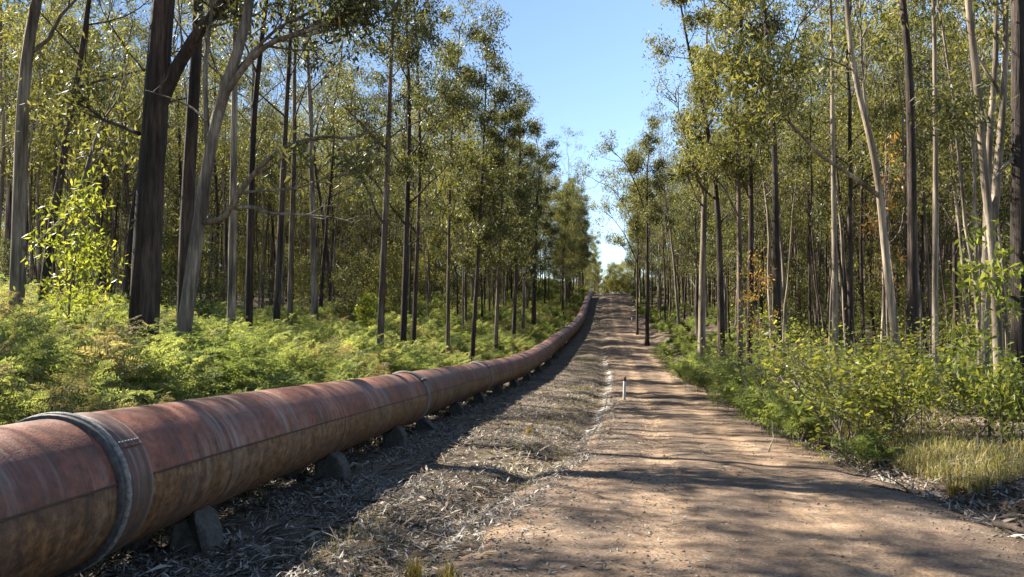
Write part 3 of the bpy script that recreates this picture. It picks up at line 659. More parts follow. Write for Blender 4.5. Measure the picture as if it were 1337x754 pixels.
# rows along both edges of the cutting
for k in range(320):
    y = rngF.uniform(48, 142); x = pipeX(y) - rngF.uniform(5.6, 8.5) * (1 - .58 * sstep(72, 108, y)); place(x, y, 2.5, EDGE + rngF.randint(3) if rngF.rand() < .75 else rngF.randint(EDGE), rngF.uniform(.85, 1.02))
for k in range(150):
    y = rngF.uniform(38, 142); x = roadX(y) + HALF + rngF.uniform(2.2, 5.0) * (1 - .45 * sstep(60, 85, y)); place(x, y, 2.9, EDGE + rngF.randint(3) if rngF.rand() < .6 else rngF.randint(EDGE), rngF.uniform(.75, .95))
for k, y in enumerate(np.arange(84, 150, 3.4)):
    place(pipeX(y) - rngF.uniform(1.7, 2.9), y, 1.2, EDGE + k % 3, rngF.uniform(.75, .95))
for k in range(26):
    y = 152 + k * 1.6; place(y * rngF.uniform(.088, .118), y, 1.0, EDGE + k % 3, rngF.uniform(.55, .8) * (1 if k % 2 else .7))
for k in range(5200):
    if k % 2:
        y = rngF.uniform(17, 145); s = 6.5 + 62 * rngF.rand() ** 1.3; x = pipeX(y) - s
        if y < 24 and s < 10: continue
    else:
        y = rngF.uniform(15, 145); s = 4.5 + 60 * rngF.rand() ** 1.3; x = roadX(y) + HALF + s
        if y < 22 and s < 7: continue
    if not inview(x, y): continue
    right = x > roadX(y); r_ = rngF.rand()
    if s > (9 if right else 21) or (y > 58 and s > 9): kd = DENSE + rngF.randint(3) if r_ < (.55 if right else .85) else rngF.randint(EDGE)
    else: kd = rngF.randint(EDGE)
    if s > 8 and y > 22 and rngF.rand() < .07: kd = YOUNG + rngF.randint(2)
    if right and y < 60 and kd < EDGE and rngF.rand() < .5: kd = rngF.choice([3, 5, 7])
    place(x, y, 1.85 if right else (4.6 if y < 58 and s < 20 else 3.0), kd, rngF.uniform(.8, 1.12) * (.85 if s < 9 else 1.0))
for k in range(1500):      # slender poles between the bigger trees
    y = rngF.uniform(19, 75); s = (20 if k % 2 else 7) + 32 * rngF.rand()
    x = pipeX(y) - s if k % 2 else roadX(y) + HALF + s - 2
    if inview(x, y, 10): place(x, y, 1.5, rngF.choice([3, 5, 7]), rngF.uniform(.75, 1.05))
for (x, y, kd, sc_) in [(-9.4, 10.4, DENSE, .85), (-12.5, 12.8, DENSE + 2, .9), (-8.2, 7.0, DENSE + 1, .8), (-14.5, 9.0, 6, .9), (-11.5, 4.5, DENSE, .8), (-13.5, 16.0, 1, .9), (-18.5, 15.5, 4, 1.0), (-11.0, 1.0, 1, .9)]: place(x, y, 1.0, kd, sc_)   # left of the frame; their shade falls on the near road
# beyond the crest, closing the end of the cutting
BUSH = tree_meshes(seed=17, H=7, r0=.06, bark='bark_brown', leaf='leaf_bright', crown0=.05, nlimb=18, limbL=.30, per=34, L=.24, W=.07, spread=.36)
for k, (u, Y_, sc_) in enumerate([(791, 146, .7), (797, 143, .9), (803, 147, 1.15), (811, 143, .95), (819, 149, 1.2), (828, 144, 1.0), (838, 150, 1.2), (789, 152, .7), (798, 156, 1.3), (812, 160, 1.5), (825, 158, 1.4), (846, 149, 1.1)]):
    x = (u - 668.5) / F * Y_; root = obj('bushy_tree', None, loc=(x, Y_, Gf(x, Y_) - .1), rot=(0, 0, k * 1.3), scale=sc_ * .72)
    obj('trunk', BUSH[0], root); obj('crown', BUSH[1], root)
    tag(root, 'dense yellow-green bushy tree closing the end of the road, %s beyond the crest' % ordn(k), 'tree', 'bushy trees beyond the crest')
cand.sort(key=lambda c: c[1] ** 2 + c[0] ** 2)
N_IND = 280
BK = {'bark_dark': 'dark', 'bark_brown': 'brown', 'bark_pale': 'cream', 'bark_grey': 'grey'}
buckets = {}
far_pts = []
for i, (x, y, kind, hs) in enumerate(cand):
    z = Gf(x, y) - .12; rz = rngF.uniform(0, 6.28); (tr, cr), H, bark, r0 = PROTO[kind]
    if i >= N_IND: far_pts.append(((x, y, z), (0, 0, rz), hs, kind)); continue
    root = obj('gum_tree', None, loc=(x, y, z), rot=(rngF.normal(0, .025), rngF.normal(0, .025), rz), scale=hs)
    obj('trunk', tr, root); obj('crown', cr, root)
    u, v = px((x, y, z + 3)); side = 'R' if x > roadX(y) else 'L'
    lm = min([l for l in LAND if l[2] == side], key=lambda l: abs(l[0] - u))
    form = 'young' if kind >= YOUNG else 'full-crowned' if kind >= DENSE else 'low-branched' if kind >= EDGE else ('slender' if r0 < .09 else ('stout' if r0 > .14 else 'straight'))
    buckets.setdefault((form, BK[bark], 'left' if u < lm[0] else 'right', lm[1], lm[0]), []).append((abs(u - lm[0]), root))
for (form, bk, sd, ph, _), lst in buckets.items():
    lst.sort(key=lambda e: e[0])
    for k, (_, root) in enumerate(lst):
        n_ = '' if len(lst) == 1 else ordn(k) + ' '
        tag(root, '%s%s %s-barked gum to the %s of %s' % (n_, form, bk, sd, ph), 'tree', 'gum trees standing in the forest')

def scatter(name, pts, objs, label, cat=None):
    """one stuff object: copies of the source meshes set on points"""
    src = bpy.data.collections.new(name + '_source')
    for k, parts in enumerate(objs):
        o = bpy.data.objects.new('%s_%02d' % (name, k), parts); src.objects.link(o)
    me = bpy.data.meshes.new(name); me.vertices.add(len(pts))
    me.vertices.foreach_set('co', np.array([p[0] for p in pts], np.float32).ravel())
    a = me.attributes.new('rot', 'FLOAT_VECTOR', 'POINT'); a.data.foreach_set('vector', np.array([p[1] for p in pts], np.float32).ravel())
    a = me.attributes.new('scl', 'FLOAT', 'POINT'); a.data.foreach_set('value', np.array([p[2] for p in pts], np.float32))
    a = me.attributes.new('idx', 'INT', 'POINT'); a.data.foreach_set('value', np.array([p[3] for p in pts], np.int32))
    o = obj(name, me)
    ng = bpy.data.node_groups.new(name, 'GeometryNodeTree')
    ng.interface.new_socket('Geometry', in_out='INPUT', socket_type='NodeSocketGeometry'); ng.interface.new_socket('Geometry', in_out='OUTPUT', socket_type='NodeSocketGeometry')
    N = ng.nodes; gi = N.new('NodeGroupInput'); go = N.new('NodeGroupOutput'); ip = N.new('GeometryNodeInstanceOnPoints'); ci = N.new('GeometryNodeCollectionInfo')
    ci.inputs['Collection'].default_value = src; ci.inputs['Separate Children'].default_value = True; ci.inputs['Reset Children'].default_value = True
    ip.inputs['Pick Instance'].default_value = True
    def na(nm, ty):
        n = N.new('GeometryNodeInputNamedAttribute'); n.data_type = ty; n.inputs['Name'].default_value = nm; return n.outputs['Attribute']
    er = N.new('FunctionNodeEulerToRotation')
    ln = ng.links.new
    ln(gi.outputs[0], ip.inputs['Points']); ln(ci.outputs[0], ip.inputs['Instance']); ln(na('idx', 'INT'), ip.inputs['Instance Index'])
    ln(na('rot', 'FLOAT_VECTOR'), er.inputs[0]); ln(er.outputs[0], ip.inputs['Rotation']); ln(na('scl', 'FLOAT'), ip.inputs['Scale']); ln(ip.outputs[0], go.inputs[0])
    md = o.modifiers.new('scatter', 'NODES'); md.node_group = ng
    return tag(o, label, cat, kind='stuff')
def joined(name, meshes):
    """one mesh out of several, materials kept"""
    Vs, Qs, Ts, mi, mats, n = [], [], [], [], [], 0
    mq, mt_ = [], []
    for k, me in enumerate(meshes):
        V = np.zeros(len(me.vertices) * 3, np.float32); me.vertices.foreach_get('co', V); Vs.append(V.reshape(-1, 3))
        lt = np.zeros(len(me.polygons), np.int32); me.polygons.foreach_get('loop_total', lt)
        li = np.zeros(len(me.loops), np.int32); me.loops.foreach_get('vertex_index', li)
        st = np.zeros(len(me.polygons), np.int32); me.polygons.foreach_get('loop_start', st)
        q = st[lt == 4]; tt_ = st[lt == 3]
        if len(q): Qs.append(li[q[:, None] + np.arange(4)] + n); mq += [k] * len(q)
        if len(tt_): Ts.append(li[tt_[:, None] + np.arange(3)] + n); mt_ += [k] * len(tt_)
        n += len(me.vertices); mats.append(me.materials[0])
    o = mesh_np(name, np.vstack(Vs), np.vstack(Qs) if Qs else None, np.vstack(Ts) if Ts else None)
    for m_ in mats: o.materials.append(m_)
    o.polygons.foreach_set('material_index', np.array(mq + mt_, np.int32)); return o
TREEJ = [joined('far_tree', p[0]) for p in PROTO]
# a far belt behind the counted trees
for k in range(700):
    y = rngF.uniform(95, 215); sg = rngF.choice([-1, 1]); x = (pipeX(min(y, 140)) - 9 if sg < 0 else roadX(min(y, 140)) + 12) + sg * rngF.uniform(0, 70)
    if inview(x, y, 20): far_pts.append(((x, y, Gf(x, y) - .12), (0, 0, rngF.uniform(0, 6.28)), rngF.uniform(.7, 1.0), rngF.choice([EDGE, EDGE + 1, EDGE + 2, YOUNG, YOUNG + 1])))
for k in range(900):
    y = rngF.uniform(30, 240); sgn = rngF.choice([-1, 1]); x = (pipeX(y) - 60 if sgn < 0 else roadX(y) + 58) + sgn * rngF.uniform(0, 70)
    if inview(x, y, 30): far_pts.append(((x, y, Gf(x, y) - .12), (0, 0, rngF.uniform(0, 6.28)), rngF.uniform(.8, 1.1), EDGE + rngF.randint(NPR - EDGE)))
scatter('distant_forest', far_pts, TREEJ, 'dense far gum forest reading as one mass behind the nearer trees')

# ------------------------------------------------------------------ ferns
def frond_mesh(seed, L, mat, npin=11, npl=15):
    """a bracken frond: upright stalk, opposite side-blades, each side-blade cut into small leaflets"""
    rng = np.random.RandomState(seed); n = 14
    el = R_(rng.uniform(80, 88)); P = [np.zeros(3)]; bend = R_(rng.uniform(45, 100))
    for i in range(n - 1):
        e = el - bend * (i / (n - 1)) ** 2.0; P.append(P[-1] + np.array([math.cos(e), rng.normal(0, .04), math.sin(e)]) * L / (n - 1))
    P = np.array(P); mb = MB(); mb.tube(P, .006 * np.linspace(1, .3, n), 3, False)
    Vs = []
    for i in range(npin):
        tpos = .34 + .64 * (i / (npin - 1)) ** .9; k = min(int(tpos * (n - 1)), n - 2); f = tpos * (n - 1) - k
        q = P[k] * (1 - f) + P[k + 1] * f; ax = unit(P[k + 1] - P[k])
        pl_ = L * .38 * (1 - .80 * (i / (npin - 1))) * rng.uniform(.75, 1.2)
        for sgn in (-1, 1):
            sd = unit(np.array([rng.uniform(-.3, .5), sgn, 0]) + ax * rng.uniform(.25, .7) + np.array([0, 0, rng.uniform(-.1, .45)])); nr = np.cross(sd, ax); nr = unit((nr if nr[2] > 0 else -nr) + rng.normal(0, .35, 3))
            side = unit(np.cross(nr, sd)); cv = rng.uniform(.05, .5)
            for j in range(npl):
                tj = (j + .5) / npl; c = q + sd * pl_ * tj - np.array([0, 0, cv]) * pl_ * tj * tj
                ll = pl_ * .25 * (1 - .7 * tj) + .008; ww = ll * .22 + .003
                for s2 in (-1, 1):
                    dd = unit(side * s2 + sd * .6 + rng.normal(0, .25, 3)); pw = unit(np.cross(nr + rng.normal(0, .3, 3), dd))
                    m_ = c + dd * ll * .45
                    Vs.append([c, m_ + pw * ww * .5, c + dd * ll - nr * ll * .15, m_ - pw * ww * .5])
    Vs = np.array(Vs).reshape(-1, 3); mb.add(Vs, np.arange(len(Vs)).reshape(-1, 4))
    return mb.mesh('frond', mat)
FROND = {c: [frond_mesh(50 + 7 * k + len(c), 1.35, MAT['fern_' + c]) for k in range(3)] for c in ('green', 'yellow', 'gold')}
def frond_set(rng, n):
    out_ = []; a = rng.uniform(0, 6.28)
    for k in range(n):
        a += 6.28 / n + rng.uniform(-.3, .3); out_.append((rng.randint(3), (rng.uniform(-.2, .2), rng.uniform(-.30, .30), a), rng.uniform(.45, 1.15)))
    return out_
def fern_clump(seed, c, n=13):
    rng = np.random.RandomState(seed); Vs, Qs, k0 = [], [], 0; mb = MB()
    for (k, rot, sc) in frond_set(rng, n):
        me = FROND[c][k]; V = np.zeros(len(me.vertices) * 3, np.float32); me.vertices.foreach_get('co', V); V = V.reshape(-1, 3)
        from mathutils import Euler
        Rm = np.array(Euler(rot).to_matrix()); V = V @ Rm.T * sc + np.array([rng.normal(0, .22), rng.normal(0, .22), 0])
        Q = np.zeros(len(me.loops), np.int32); me.loops.foreach_get('vertex_index', Q)
        mb.add(V, Q.reshape(-1, 4))
    return mb.mesh('fern_clump', MAT['fern_' + c])
CLUMP = [fern_clump(300 + k, c) for k, c in enumerate(['green', 'yellow', 'yellow', 'gold', 'green', 'yellow'])]
rngN = np.random.RandomState(5)
pts = []
def fern_kind(x, y):
    n = snoise(x, y, .5, 9, 2) + rngN.normal(0, .35)
    if n > .62 or rngN.rand() < .05: return 3
    if n > -.35: return rngN.choice([1, 2, 5])
    return rngN.choice([0, 4])
INDF = []
for k in range(5200):
    y = 140 * rngN.rand() ** 1.7 + 3.0; s = .85 + 15 * rngN.rand() ** 1.2; x = pipeX(y) - s
    if s > 9 and rngN.rand() < .45: continue
    if not inview(x, y, 260): continue
    dens = .95 if y < 30 else .6
    if rngN.rand() > dens: continue
    kd = fern_kind(x, y); hsc = rngN.choice([rngN.uniform(.7, 1.0), rngN.uniform(1.0, 1.42)]) * (.62 + .38 * sstep(.9, 3.0, s)) * (1.0 if y < 60 else 1.1)
    pts.append(((x, y, Gf(x, y) - .03), (rngN.normal(0, .08), rngN.normal(0, .08), rngN.uniform(0, 6.28)), hsc, kd))
vis = sorted([p for p in pts if inview(p[0][0], p[0][1], 0)], key=lambda p: -p[2] / p[0][1])
INDF = vis[:70]; ind_ids = set(id(p) for p in INDF); pts = [p for p in pts if id(p) not in ind_ids]
TINT = {0: 'green', 4: 'green', 1: 'yellow', 2: 'yellow', 5: 'yellow', 3: 'gold'}
TINTW = {'green': 'mid-green', 'yellow': 'sunlit yellow-green', 'gold': 'golden brown dying'}
def make_fern(loc, rot, sc, c, rng):
    root = obj('bracken_fern', None, loc=loc, rot=rot, scale=sc)
    for (k, r, s_) in frond_set(rng, 12): obj('frond', FROND[c][k], root, loc=(rng.normal(0, .16), rng.normal(0, .16), 0), rot=r, scale=s_)
    return root
fb = {}
for p in INDF:
    c = TINT[p[3]]; r = make_fern(p[0], p[1], p[2], c, rngN); fb.setdefault(c, []).append((px(p[0])[0], r))
for c, lst in fb.items():
    lst.sort(key=lambda e: e[0])
    for k, (_, r) in enumerate(lst):
        tag(r, '%s %s bracken fern from the left behind the near pipe' % (ordn(k), TINTW[c]), 'fern', 'bracken ferns behind the near stretch of pipe')
# right of the road: ferns edging the track and under the trees
rf = []
for (u, v, Y, sc) in [(u_, v_, Y_, s_ * 1.25) for (u_, v_, Y_, s_) in [(905, 492, 30, 1.0), (925, 505, 27, 1.1), (948, 512, 24, 1.05), (940, 488, 28, 1.1), (965, 520, 21, 1.0), (985, 530, 19.5, .95), (972, 500, 24, 1.1), (1000, 540, 17.5, .9), (1012, 560, 15, .8), (890, 475, 36, 1.0), (872, 462, 44, 1.0), (1130, 588, 10.6, .55), (1040, 575, 13.5, .75), (1065, 570, 14, .9)]]:
    q = at(u, v, Y); z = Gf(q[0], Y)
    rf.append((u, make_fern((q[0], Y, z - .03), (rngN.normal(0, .06), rngN.normal(0, .06), rngN.uniform(0, 6.28)), sc, 'green' if rngN.rand() < .75 else 'yellow', rngN)))
rf.sort(key=lambda e: e[0])
for k, (_, r) in enumerate(rf): tag(r, '%s bracken fern along the right road edge, counting from the far end' % ordn(k), 'fern', 'bracken ferns along the right road edge')
for k in range(1500):
    y = 8 + 130 * rngN.rand() ** 1.5; s = .9 + 26 * rngN.rand() ** 1.3; x = roadX(y) + halfw(y) + s
    if y < 16 and s < 3.5: continue
    if not inview(x, y, 120): continue
    if rngN.rand() > (.9 if y > 28 else .65): continue
    pts.append(((x, y, Gf(x, y) - .03), (rngN.normal(0, .08), rngN.normal(0, .08), rngN.uniform(0, 6.28)), rngN.uniform(.5, .9), rngN.choice([0, 4, 0, 4, 1])))
scatter('fern_undergrowth', pts, CLUMP, 'feathery yellow-green bracken covering the ground beside the pipe and under the trees')

# ------------------------------------------------------------------ shrubs and saplings
def shrub_meshes(seed, h, wid, leaf, per=11, L=.085, W=.045, nst=9, flat=True, spread=.17):
    rng = np.random.RandomState(seed); mb = MB(); tips = []
    for k in range(nst):
        a = rng.uniform(0, 6.28); e = R_(rng.uniform(42, 88)); d = np.array([math.cos(a) * math.cos(e) * wid / h * 1.4, math.sin(a) * math.cos(e) * wid / h * 1.4, math.sin(e)])
        branch(mb, np.array([rng.normal(0, .07), rng.normal(0, .07), 0]), d, h * rng.uniform(.55, .95), .014 * h, rng, 0, tips, up=.1, sides=5, wig=.2)
    V, Q = leaves(np.array(tips), per, spread, L, W, rng, droop=.35, flat=flat)
    V[:, 2] = np.maximum(V[:, 2], .02)
    return mb.mesh('stem', MAT['wood_dead']), mesh_np('foliage', V, Q, None, MAT[leaf])
def shrub(u, v, Y, h, wid, leaf, label, seed, name='shrub', **k):
    q = at(u, v, Y); z = Gf(q[0], Y) - .03
    root = obj(name, None, loc=(q[0], Y, z)); tag(root, label, 'shrub', 'shrubs along the right verge' if q[0] > 2 else 'young growth left of the pipe')
    st, fo = shrub_meshes(seed, h, wid, leaf, **k); obj('stem', st, root); obj('foliage', fo, root); return root
shrub(1000, 540, 16.5, 1.9, 1.0, 'leaf_shrub', 'tall yellow-green leafy shrub behind the roadside ferns', 401)
shrub(1040, 560, 14.2, 1.9, 1.2, 'leaf_shrub', 'leafy shrub with bright tips between the ferns and the broad bush', 402)
shrub(1105, 585, 12.0, 1.65, 1.3, 'leaf_shrub', 'broad dense bush with large shiny leaves in front of the leaning gum', 403, L=.11, W=.07, nst=12)
shrub(1165, 580, 12.4, 1.45, 1.1, 'leaf_shrub', 'dark-centred bush with reddish undersides left of the grass', 404, L=.10, W=.06, nst=11)
shrub(1075, 520, 17.5, 1.6, 1.1, 'leaf_shrub', 'leafy shrub half hidden behind the broad bush', 405)
shrub(1240, 520, 15.5, 1.6, 1.1, 'leaf_shrub', 'olive shrub behind the dry grass under the straight pole', 406, L=.08, W=.04)
shrub(1150, 510, 17.5, 1.5, 1.0, 'leaf_shrub', 'small shrub at the foot of the leaning gum', 407)
shrub(1325, 570, 11.5, .9, .6, 'leaf_shrub', 'green shrub at the right edge above the leaf litter', 408, L=.10, W=.05)
shrub(1210, 560, 13.2, .9, .8, 'leaf_shrub', 'low green shrub between the dark-centred bush and the dry grass', 409)
def sapling(u, v, Y, h, label, seed, leaf='leaf_sapling', bark='bark_grey', cr=.35, per=12, L=.17, W=.06, nl=9, limbL=.2, r=.02, spread=.16):
    q = at(u, v, Y); z = Gf(q[0], Y) - .05
    root = obj('sapling', None, loc=(q[0], Y, z)); tag(root, label, 'sapling')
    tr, c = tree_meshes(seed, h, r, bark, leaf, cr, nl, limbL, per, spread, L, W, wig=.02); obj('trunk', tr, root); obj('crown', c, root); return root
sapling(1292, 560, 11.6, 2.9, 'thin sapling with big bright green leaves in front of the forked cream gum', 501, cr=.30, per=4, nl=9, limbL=.17, L=.17, W=.055)
sapling(1203, 590, 11.0, 1.1, 'small bare-stemmed sapling standing in the dry grass', 502, 'leaf_shrub', cr=.5, per=5, nl=5, limbL=.18, r=.012, L=.09, W=.03, spread=.08)
sapling(1308, 600, 9.6, 1.0, 'spindly sapling at the right edge of the dry grass', 503, 'leaf_shrub', cr=.4, per=4, nl=6, limbL=.2, r=.010, L=.12, W=.035, spread=.1)
sapling(85, 400, 13.0, 3.3, 'bright yellow-green young tree between the pale gum and the forked trunk', 504, cr=.15, per=10, nl=13, limbL=.20, L=.13, W=.038, r=.03)
sapling(118, 400, 14.5, 2.6, 'shorter yellow-green young tree beside the bright one on the left', 505, cr=.15, per=10, nl=11, limbL=.22, L=.13, W=.038, r=.025)
sapling(480, 380, 34, 2.6, 'lone bright young tree among trunks behind the ferns', 506, cr=.2, per=12, nl=10, limbL=.22, r=.03)
sapling(990, 420, 24, 4.0, 'young tree with a dying reddish-orange leaf spray', 507, 'leaf_orange', cr=.45, per=4, nl=7, limbL=.14, r=.03, L=.14, W=.04)
sapling(1155, 330, 18.5, 5.6, 'slim young tree carrying orange dying leaves behind the leaning gum', 508, 'leaf_orange', cr=.5, per=3, nl=8, limbL=.14, r=.03, L=.14, W=.04)
# understorey deeper in, too small to pick apart
US = [joined('under_%d' % k, tree_meshes(600 + k, 4.0, .03, 'bark_brown', lf, .12, 12, .24, 11, .3, .19, .06)) for k, lf in enumerate(['leaf_bright', 'leaf_olive', 'leaf_dark', 'leaf_bright'])]
pts = []
for k in range(420):
    y = 24 + 110 * rngN.rand()
    if k % 2: s = 9 + 50 * rngN.rand(); x = pipeX(y) - s
    else: s = 8 + 50 * rngN.rand(); x = roadX(y) + HALF + s
    if inview(x, y, 30) and math.hypot(x, y) > 32: pts.append(((x, y, Gf(x, y) - .05), (0, 0, rngN.uniform(0, 6.28)), rngN.uniform(.5, 1.25), rngN.randint(4)))
scatter('forest_understorey', pts, US, 'scrubby green understorey between the far trunks')

# ------------------------------------------------------------------ leaf litter, grass, stones, sticks
rngL = np.random.RandomState(77)
def litter(name, X, Y, L, W, mat, label, lift=.012, tilt=.35):
    n = len(X); Z = G(X, Y) + rngL.uniform(.002, lift * 2, n)
    hw = halfw(Y); onroad = np.abs(X - roadX(Y)) < hw * .95; Z = Z + np.where(onroad, .05, 0.0)
    a = rngL.uniform(0, 6.28, n); l = L * rngL.uniform(.5, 1.4, n); w_ = W * rngL.uniform(.6, 1.4, n); e = rngL.normal(0, tilt, n)
    d = np.stack([np.cos(a) * np.cos(e), np.sin(a) * np.cos(e), np.sin(e)], -1); s = np.stack([-np.sin(a), np.cos(a), rngL.normal(0, .4, n)], -1); s = unit(s); nr = np.cross(d, s)
    c = np.stack([X, Y, Z + np.abs(np.sin(e)) * l * .5], -1)
    cu = rngL.uniform(-.18, .25, n)[:, None]
    V = np.stack([c - d * l[:, None] / 2, c + s * w_[:, None] / 2 + nr * l[:, None] * cu * .5, c + d * l[:, None] / 2, c - s * w_[:, None] / 2 + nr * l[:, None] * cu * .5], 1)
    o = obj(name, mesh_np(name, V.reshape(-1, 3), np.arange(n * 4).reshape(n, 4), None, mat)); return tag(o, label, None, kind='stuff')
MAT['barklitter'] = leaf_mat('shed_bark', [(0, (.03, .022, .017)), (.5, (.10, .072, .052)), (.85, (.22, .17, .13)), (1, (.36, .31, .26))], .05, .8, .1, .01)
MAT['litter'] = leaf_mat('fallen_leaf', [(0, (.035, .027, .022)), (.35, (.10, .083, .070)), (.65, (.225, .20, .178)), (.92, (.36, .325, .285)), (1, (.22, .11, .055))], .12, .55, .45, .01)
n = 120000
Y = 2.2 + 44 * rngL.rand(n) ** 2.0; t_ = rngL.rand(n) ** .9; pX = pipeX(Y) - .6; rX = roadX(Y) - halfw(Y) + .3; X = pX + (rX - pX) * t_
keep = (snoise(X, Y, 1.1, 9, 8) + 1.1 * (1 - t_) - .25 + rngL.normal(0, .5, n)) > 0
litter('verge_litter', X[keep], Y[keep], .085, .014, MAT['litter'], 'grey fallen leaves and bark strewn between pipe and road')
n = 13000
Y = 4 + 34 * rngL.rand(n) ** 1.7; r = np.abs(rngL.normal(0, .75, n)); X = roadX(Y) + halfw(Y) * .97 + r
litter('bank_litter', X, Y, .11, .024, MAT['litter'], 'dry fallen leaves and bark along the right road bank')
n = 3200
Y = 2.5 + 30 * rngL.rand(n) ** 1.7; t_ = rngL.rand(n); X = pipeX(Y) - .3 + (roadX(Y) - halfw(Y) - pipeX(Y)) * t_
litter('bark_strips', X, Y, .26, .030, MAT['barklitter'], 'shed strips of bark lying among the leaves between pipe and road', tilt=.18)
n = 1500
Y = 4 + 20 * rngL.rand(n) ** 1.4; X = roadX(Y) + halfw(Y) * 1.05 + np.abs(rngL.normal(0, .8, n))
litter('bank_bark_strips', X, Y, .28, .032, MAT['barklitter'], 'shed strips of bark on the right bank', tilt=.25)
n = 7000
Y = 3 + 26 * rngL.rand(n) ** 1.6; X = roadX(Y) + halfw(Y) * np.clip(rngL.normal(-.75, .42, n), -1.05, 1)
litter('road_litter', X, Y, .07, .018, MAT['litter'], 'scattered dry leaves lying on the dirt road', lift=.006, tilt=.15)
n = 14000
Y = 10 + 60 * rngL.rand(n); X = roadX(Y) + HALF + 2 + 16 * rngL.rand(n)
litter('forest_floor_litter', X, Y, .14, .035, MAT['litter'], 'fallen leaves covering the ground under the right-hand trees')
# twigs in the litter
def twigs(n, fx, label, name):
    mb = MB()
    for k in range(n):
        x, y = fx(); a = rngL.uniform(0, 3.14); L = rngL.uniform(.12, .5); z = Gf(x, y) + .02
        p0 = np.array([x, y, z]); d = np.array([math.cos(a), math.sin(a), rngL.normal(.05, .1)]); b = p0 + d * L * .5 + rngL.normal(0, .02, 3)
        mb.tube([p0, b, p0 + d * L], [.006, .005, .003], 4, False)
    return tag(obj(name, mb.mesh(name, MAT['wood_dead'])), label, None, kind='stuff')
def fx1():
    y = 3 + 24 * rngL.rand() ** 1.6; return pipeX(y) + .4 + rngL.rand() * max(.5, roadX(y) - halfw(y) - pipeX(y)), y
def fx2():
    y = 4 + 18 * rngL.rand() ** 1.5; return roadX(y) + halfw(y) + abs(rngL.normal(.2, .9)), y
twigs(420, fx1, 'small dead twigs lying in the litter beside the pipe', 'verge_twigs'); twigs(260, fx2, 'small dead twigs lying along the right bank', 'bank_twigs')
# gravel on the road
mb = MB(); oc = np.array([[1, 0, 0], [0, 1, 0], [-1, 0, 0], [0, -1, 0], [0, 0, .7], [0, 0, -.5]]); of = [[0, 1, 4], [1, 2, 4], [2, 3, 4], [3, 0, 4], [1, 0, 5], [2, 1, 5], [3, 2, 5], [0, 3, 5]]
for k in range(8000):
    y = 3 + 22 * rngL.rand() ** 1.7; tl = np.clip(rngL.choice([rngL.normal(0, .13), rngL.normal(.85, .12), rngL.normal(-.85, .14), rngL.uniform(-1, 1)]), -1.05, 1.05); x = float(roadX(y) + tl * halfw(y)); r = .006 + .016 * rngL.rand() ** 3
    a = rngL.uniform(0, 6.28); V = (oc * (1 + rngL.normal(0, .22, (6, 1)))) * r * np.array([1, rngL.uniform(.6, 1), 1]); ca, sa_ = math.cos(a), math.sin(a)
    V = V @ np.array([[ca, sa_, 0], [-sa_, ca, 0], [0, 0, 1]]); mb.add(V + np.array([x, y, roadtop(x, y) + r * .3]), None, of)
tag(obj('road_gravel', mb.mesh('road_gravel', MAT['stone_dark'])), 'small loose stones scattered over the dirt road', None, kind='stuff')
# grass
def grass(name, X, Y, h, mat, label, lean=.35, wd=.006):
    n = len(X); Z = G(X, Y) - .01; a = rngL.uniform(0, 6.28, n); hh = h * rngL.uniform(.45, 1.3, n); w_ = wd * rngL.uniform(.7, 1.4, n)
    ln = np.abs(rngL.normal(0, lean, n)); d = np.stack([np.cos(a), np.sin(a), 0 * a], -1); s = np.stack([-np.sin(a), np.cos(a), 0 * a], -1) * w_[:, None]
    b = np.stack([X, Y, Z], -1); m1 = b + np.stack([0 * a, 0 * a, hh * .55], -1) + d * (ln * hh * .25)[:, None]; tp = b + np.stack([0 * a, 0 * a, hh * (1 - .25 * ln)], -1) + d * (ln * hh)[:, None]
    V = np.stack([b - s, b + s, m1 + s * .8, m1 - s * .8, tp], 1).reshape(-1, 3); i = np.arange(n) * 5
    Q = np.stack([i, i + 1, i + 2, i + 3], -1); T = np.stack([i + 3, i + 2, i + 4], -1)
    return tag(obj(name, mesh_np(name, V, Q, T, mat)), label, None, kind='stuff')
n = 26000
Y = 6.0 + 16 * rngL.rand(n) ** 1.2; r = .45 + np.abs(rngL.normal(0, 1.4, n)); X = roadX(Y) + halfw(Y) + r
sparse = (rngL.rand(n) < .30 + .5 * sstep(8.5, 11, Y))
k_ = (snoise(X, Y, 1.0, 9, 4) + rngL.normal(0, .4, n) + .45 * sstep(6.5, 8.5, Y) - .15) > 0
Yb = 8.0 + 10 * rngL.rand(15000); Xb = roadX(Yb) + halfw(Yb) + .35 + np.abs(rngL.normal(0, .55, 15000)); kb = (snoise(Xb, Yb, 1.3, 9, 6) + rngL.normal(0, .5, 15000)) > -.1
k_ = k_ & sparse; X = np.concatenate([X[k_], Xb[kb]]); Y = np.concatenate([Y[k_], Yb[kb]]); k_ = slice(None)
grass('verge_grass', X[k_], Y[k_], .22, MAT['grass'], 'pale dry grass growing along the right verge below the shrubs', .65, .0045)
n = 9000
Y = 5 + 45 * rngL.rand(n) ** 1.4; X = roadX(Y) - halfw(Y) - .2 - np.abs(rngL.normal(.7, .6, n)); k_ = (X > pipeX(Y) + 1.3) & ((snoise(X, Y, .9, 9, 14) + rngL.normal(0, .3, n)) > .55)
grass('drain_grass', X[k_], Y[k_], .10, MAT['grass'], 'short green grass patches between the leaf litter and the road', .7, .005)
n = 16000
Y = 4.5 + 14 * rngL.rand(n); f_ = rngL.uniform(.38, 1.0, n); pX = pipeX(Y) + .5; X = pX + (roadX(Y) - halfw(Y) - pX) * f_
k_ = (snoise(X, Y, .8, 9, 17) + rngL.normal(0, .35, n) + .5 * np.exp(-((Y - 10.5) / 2.5) ** 2)) > .75
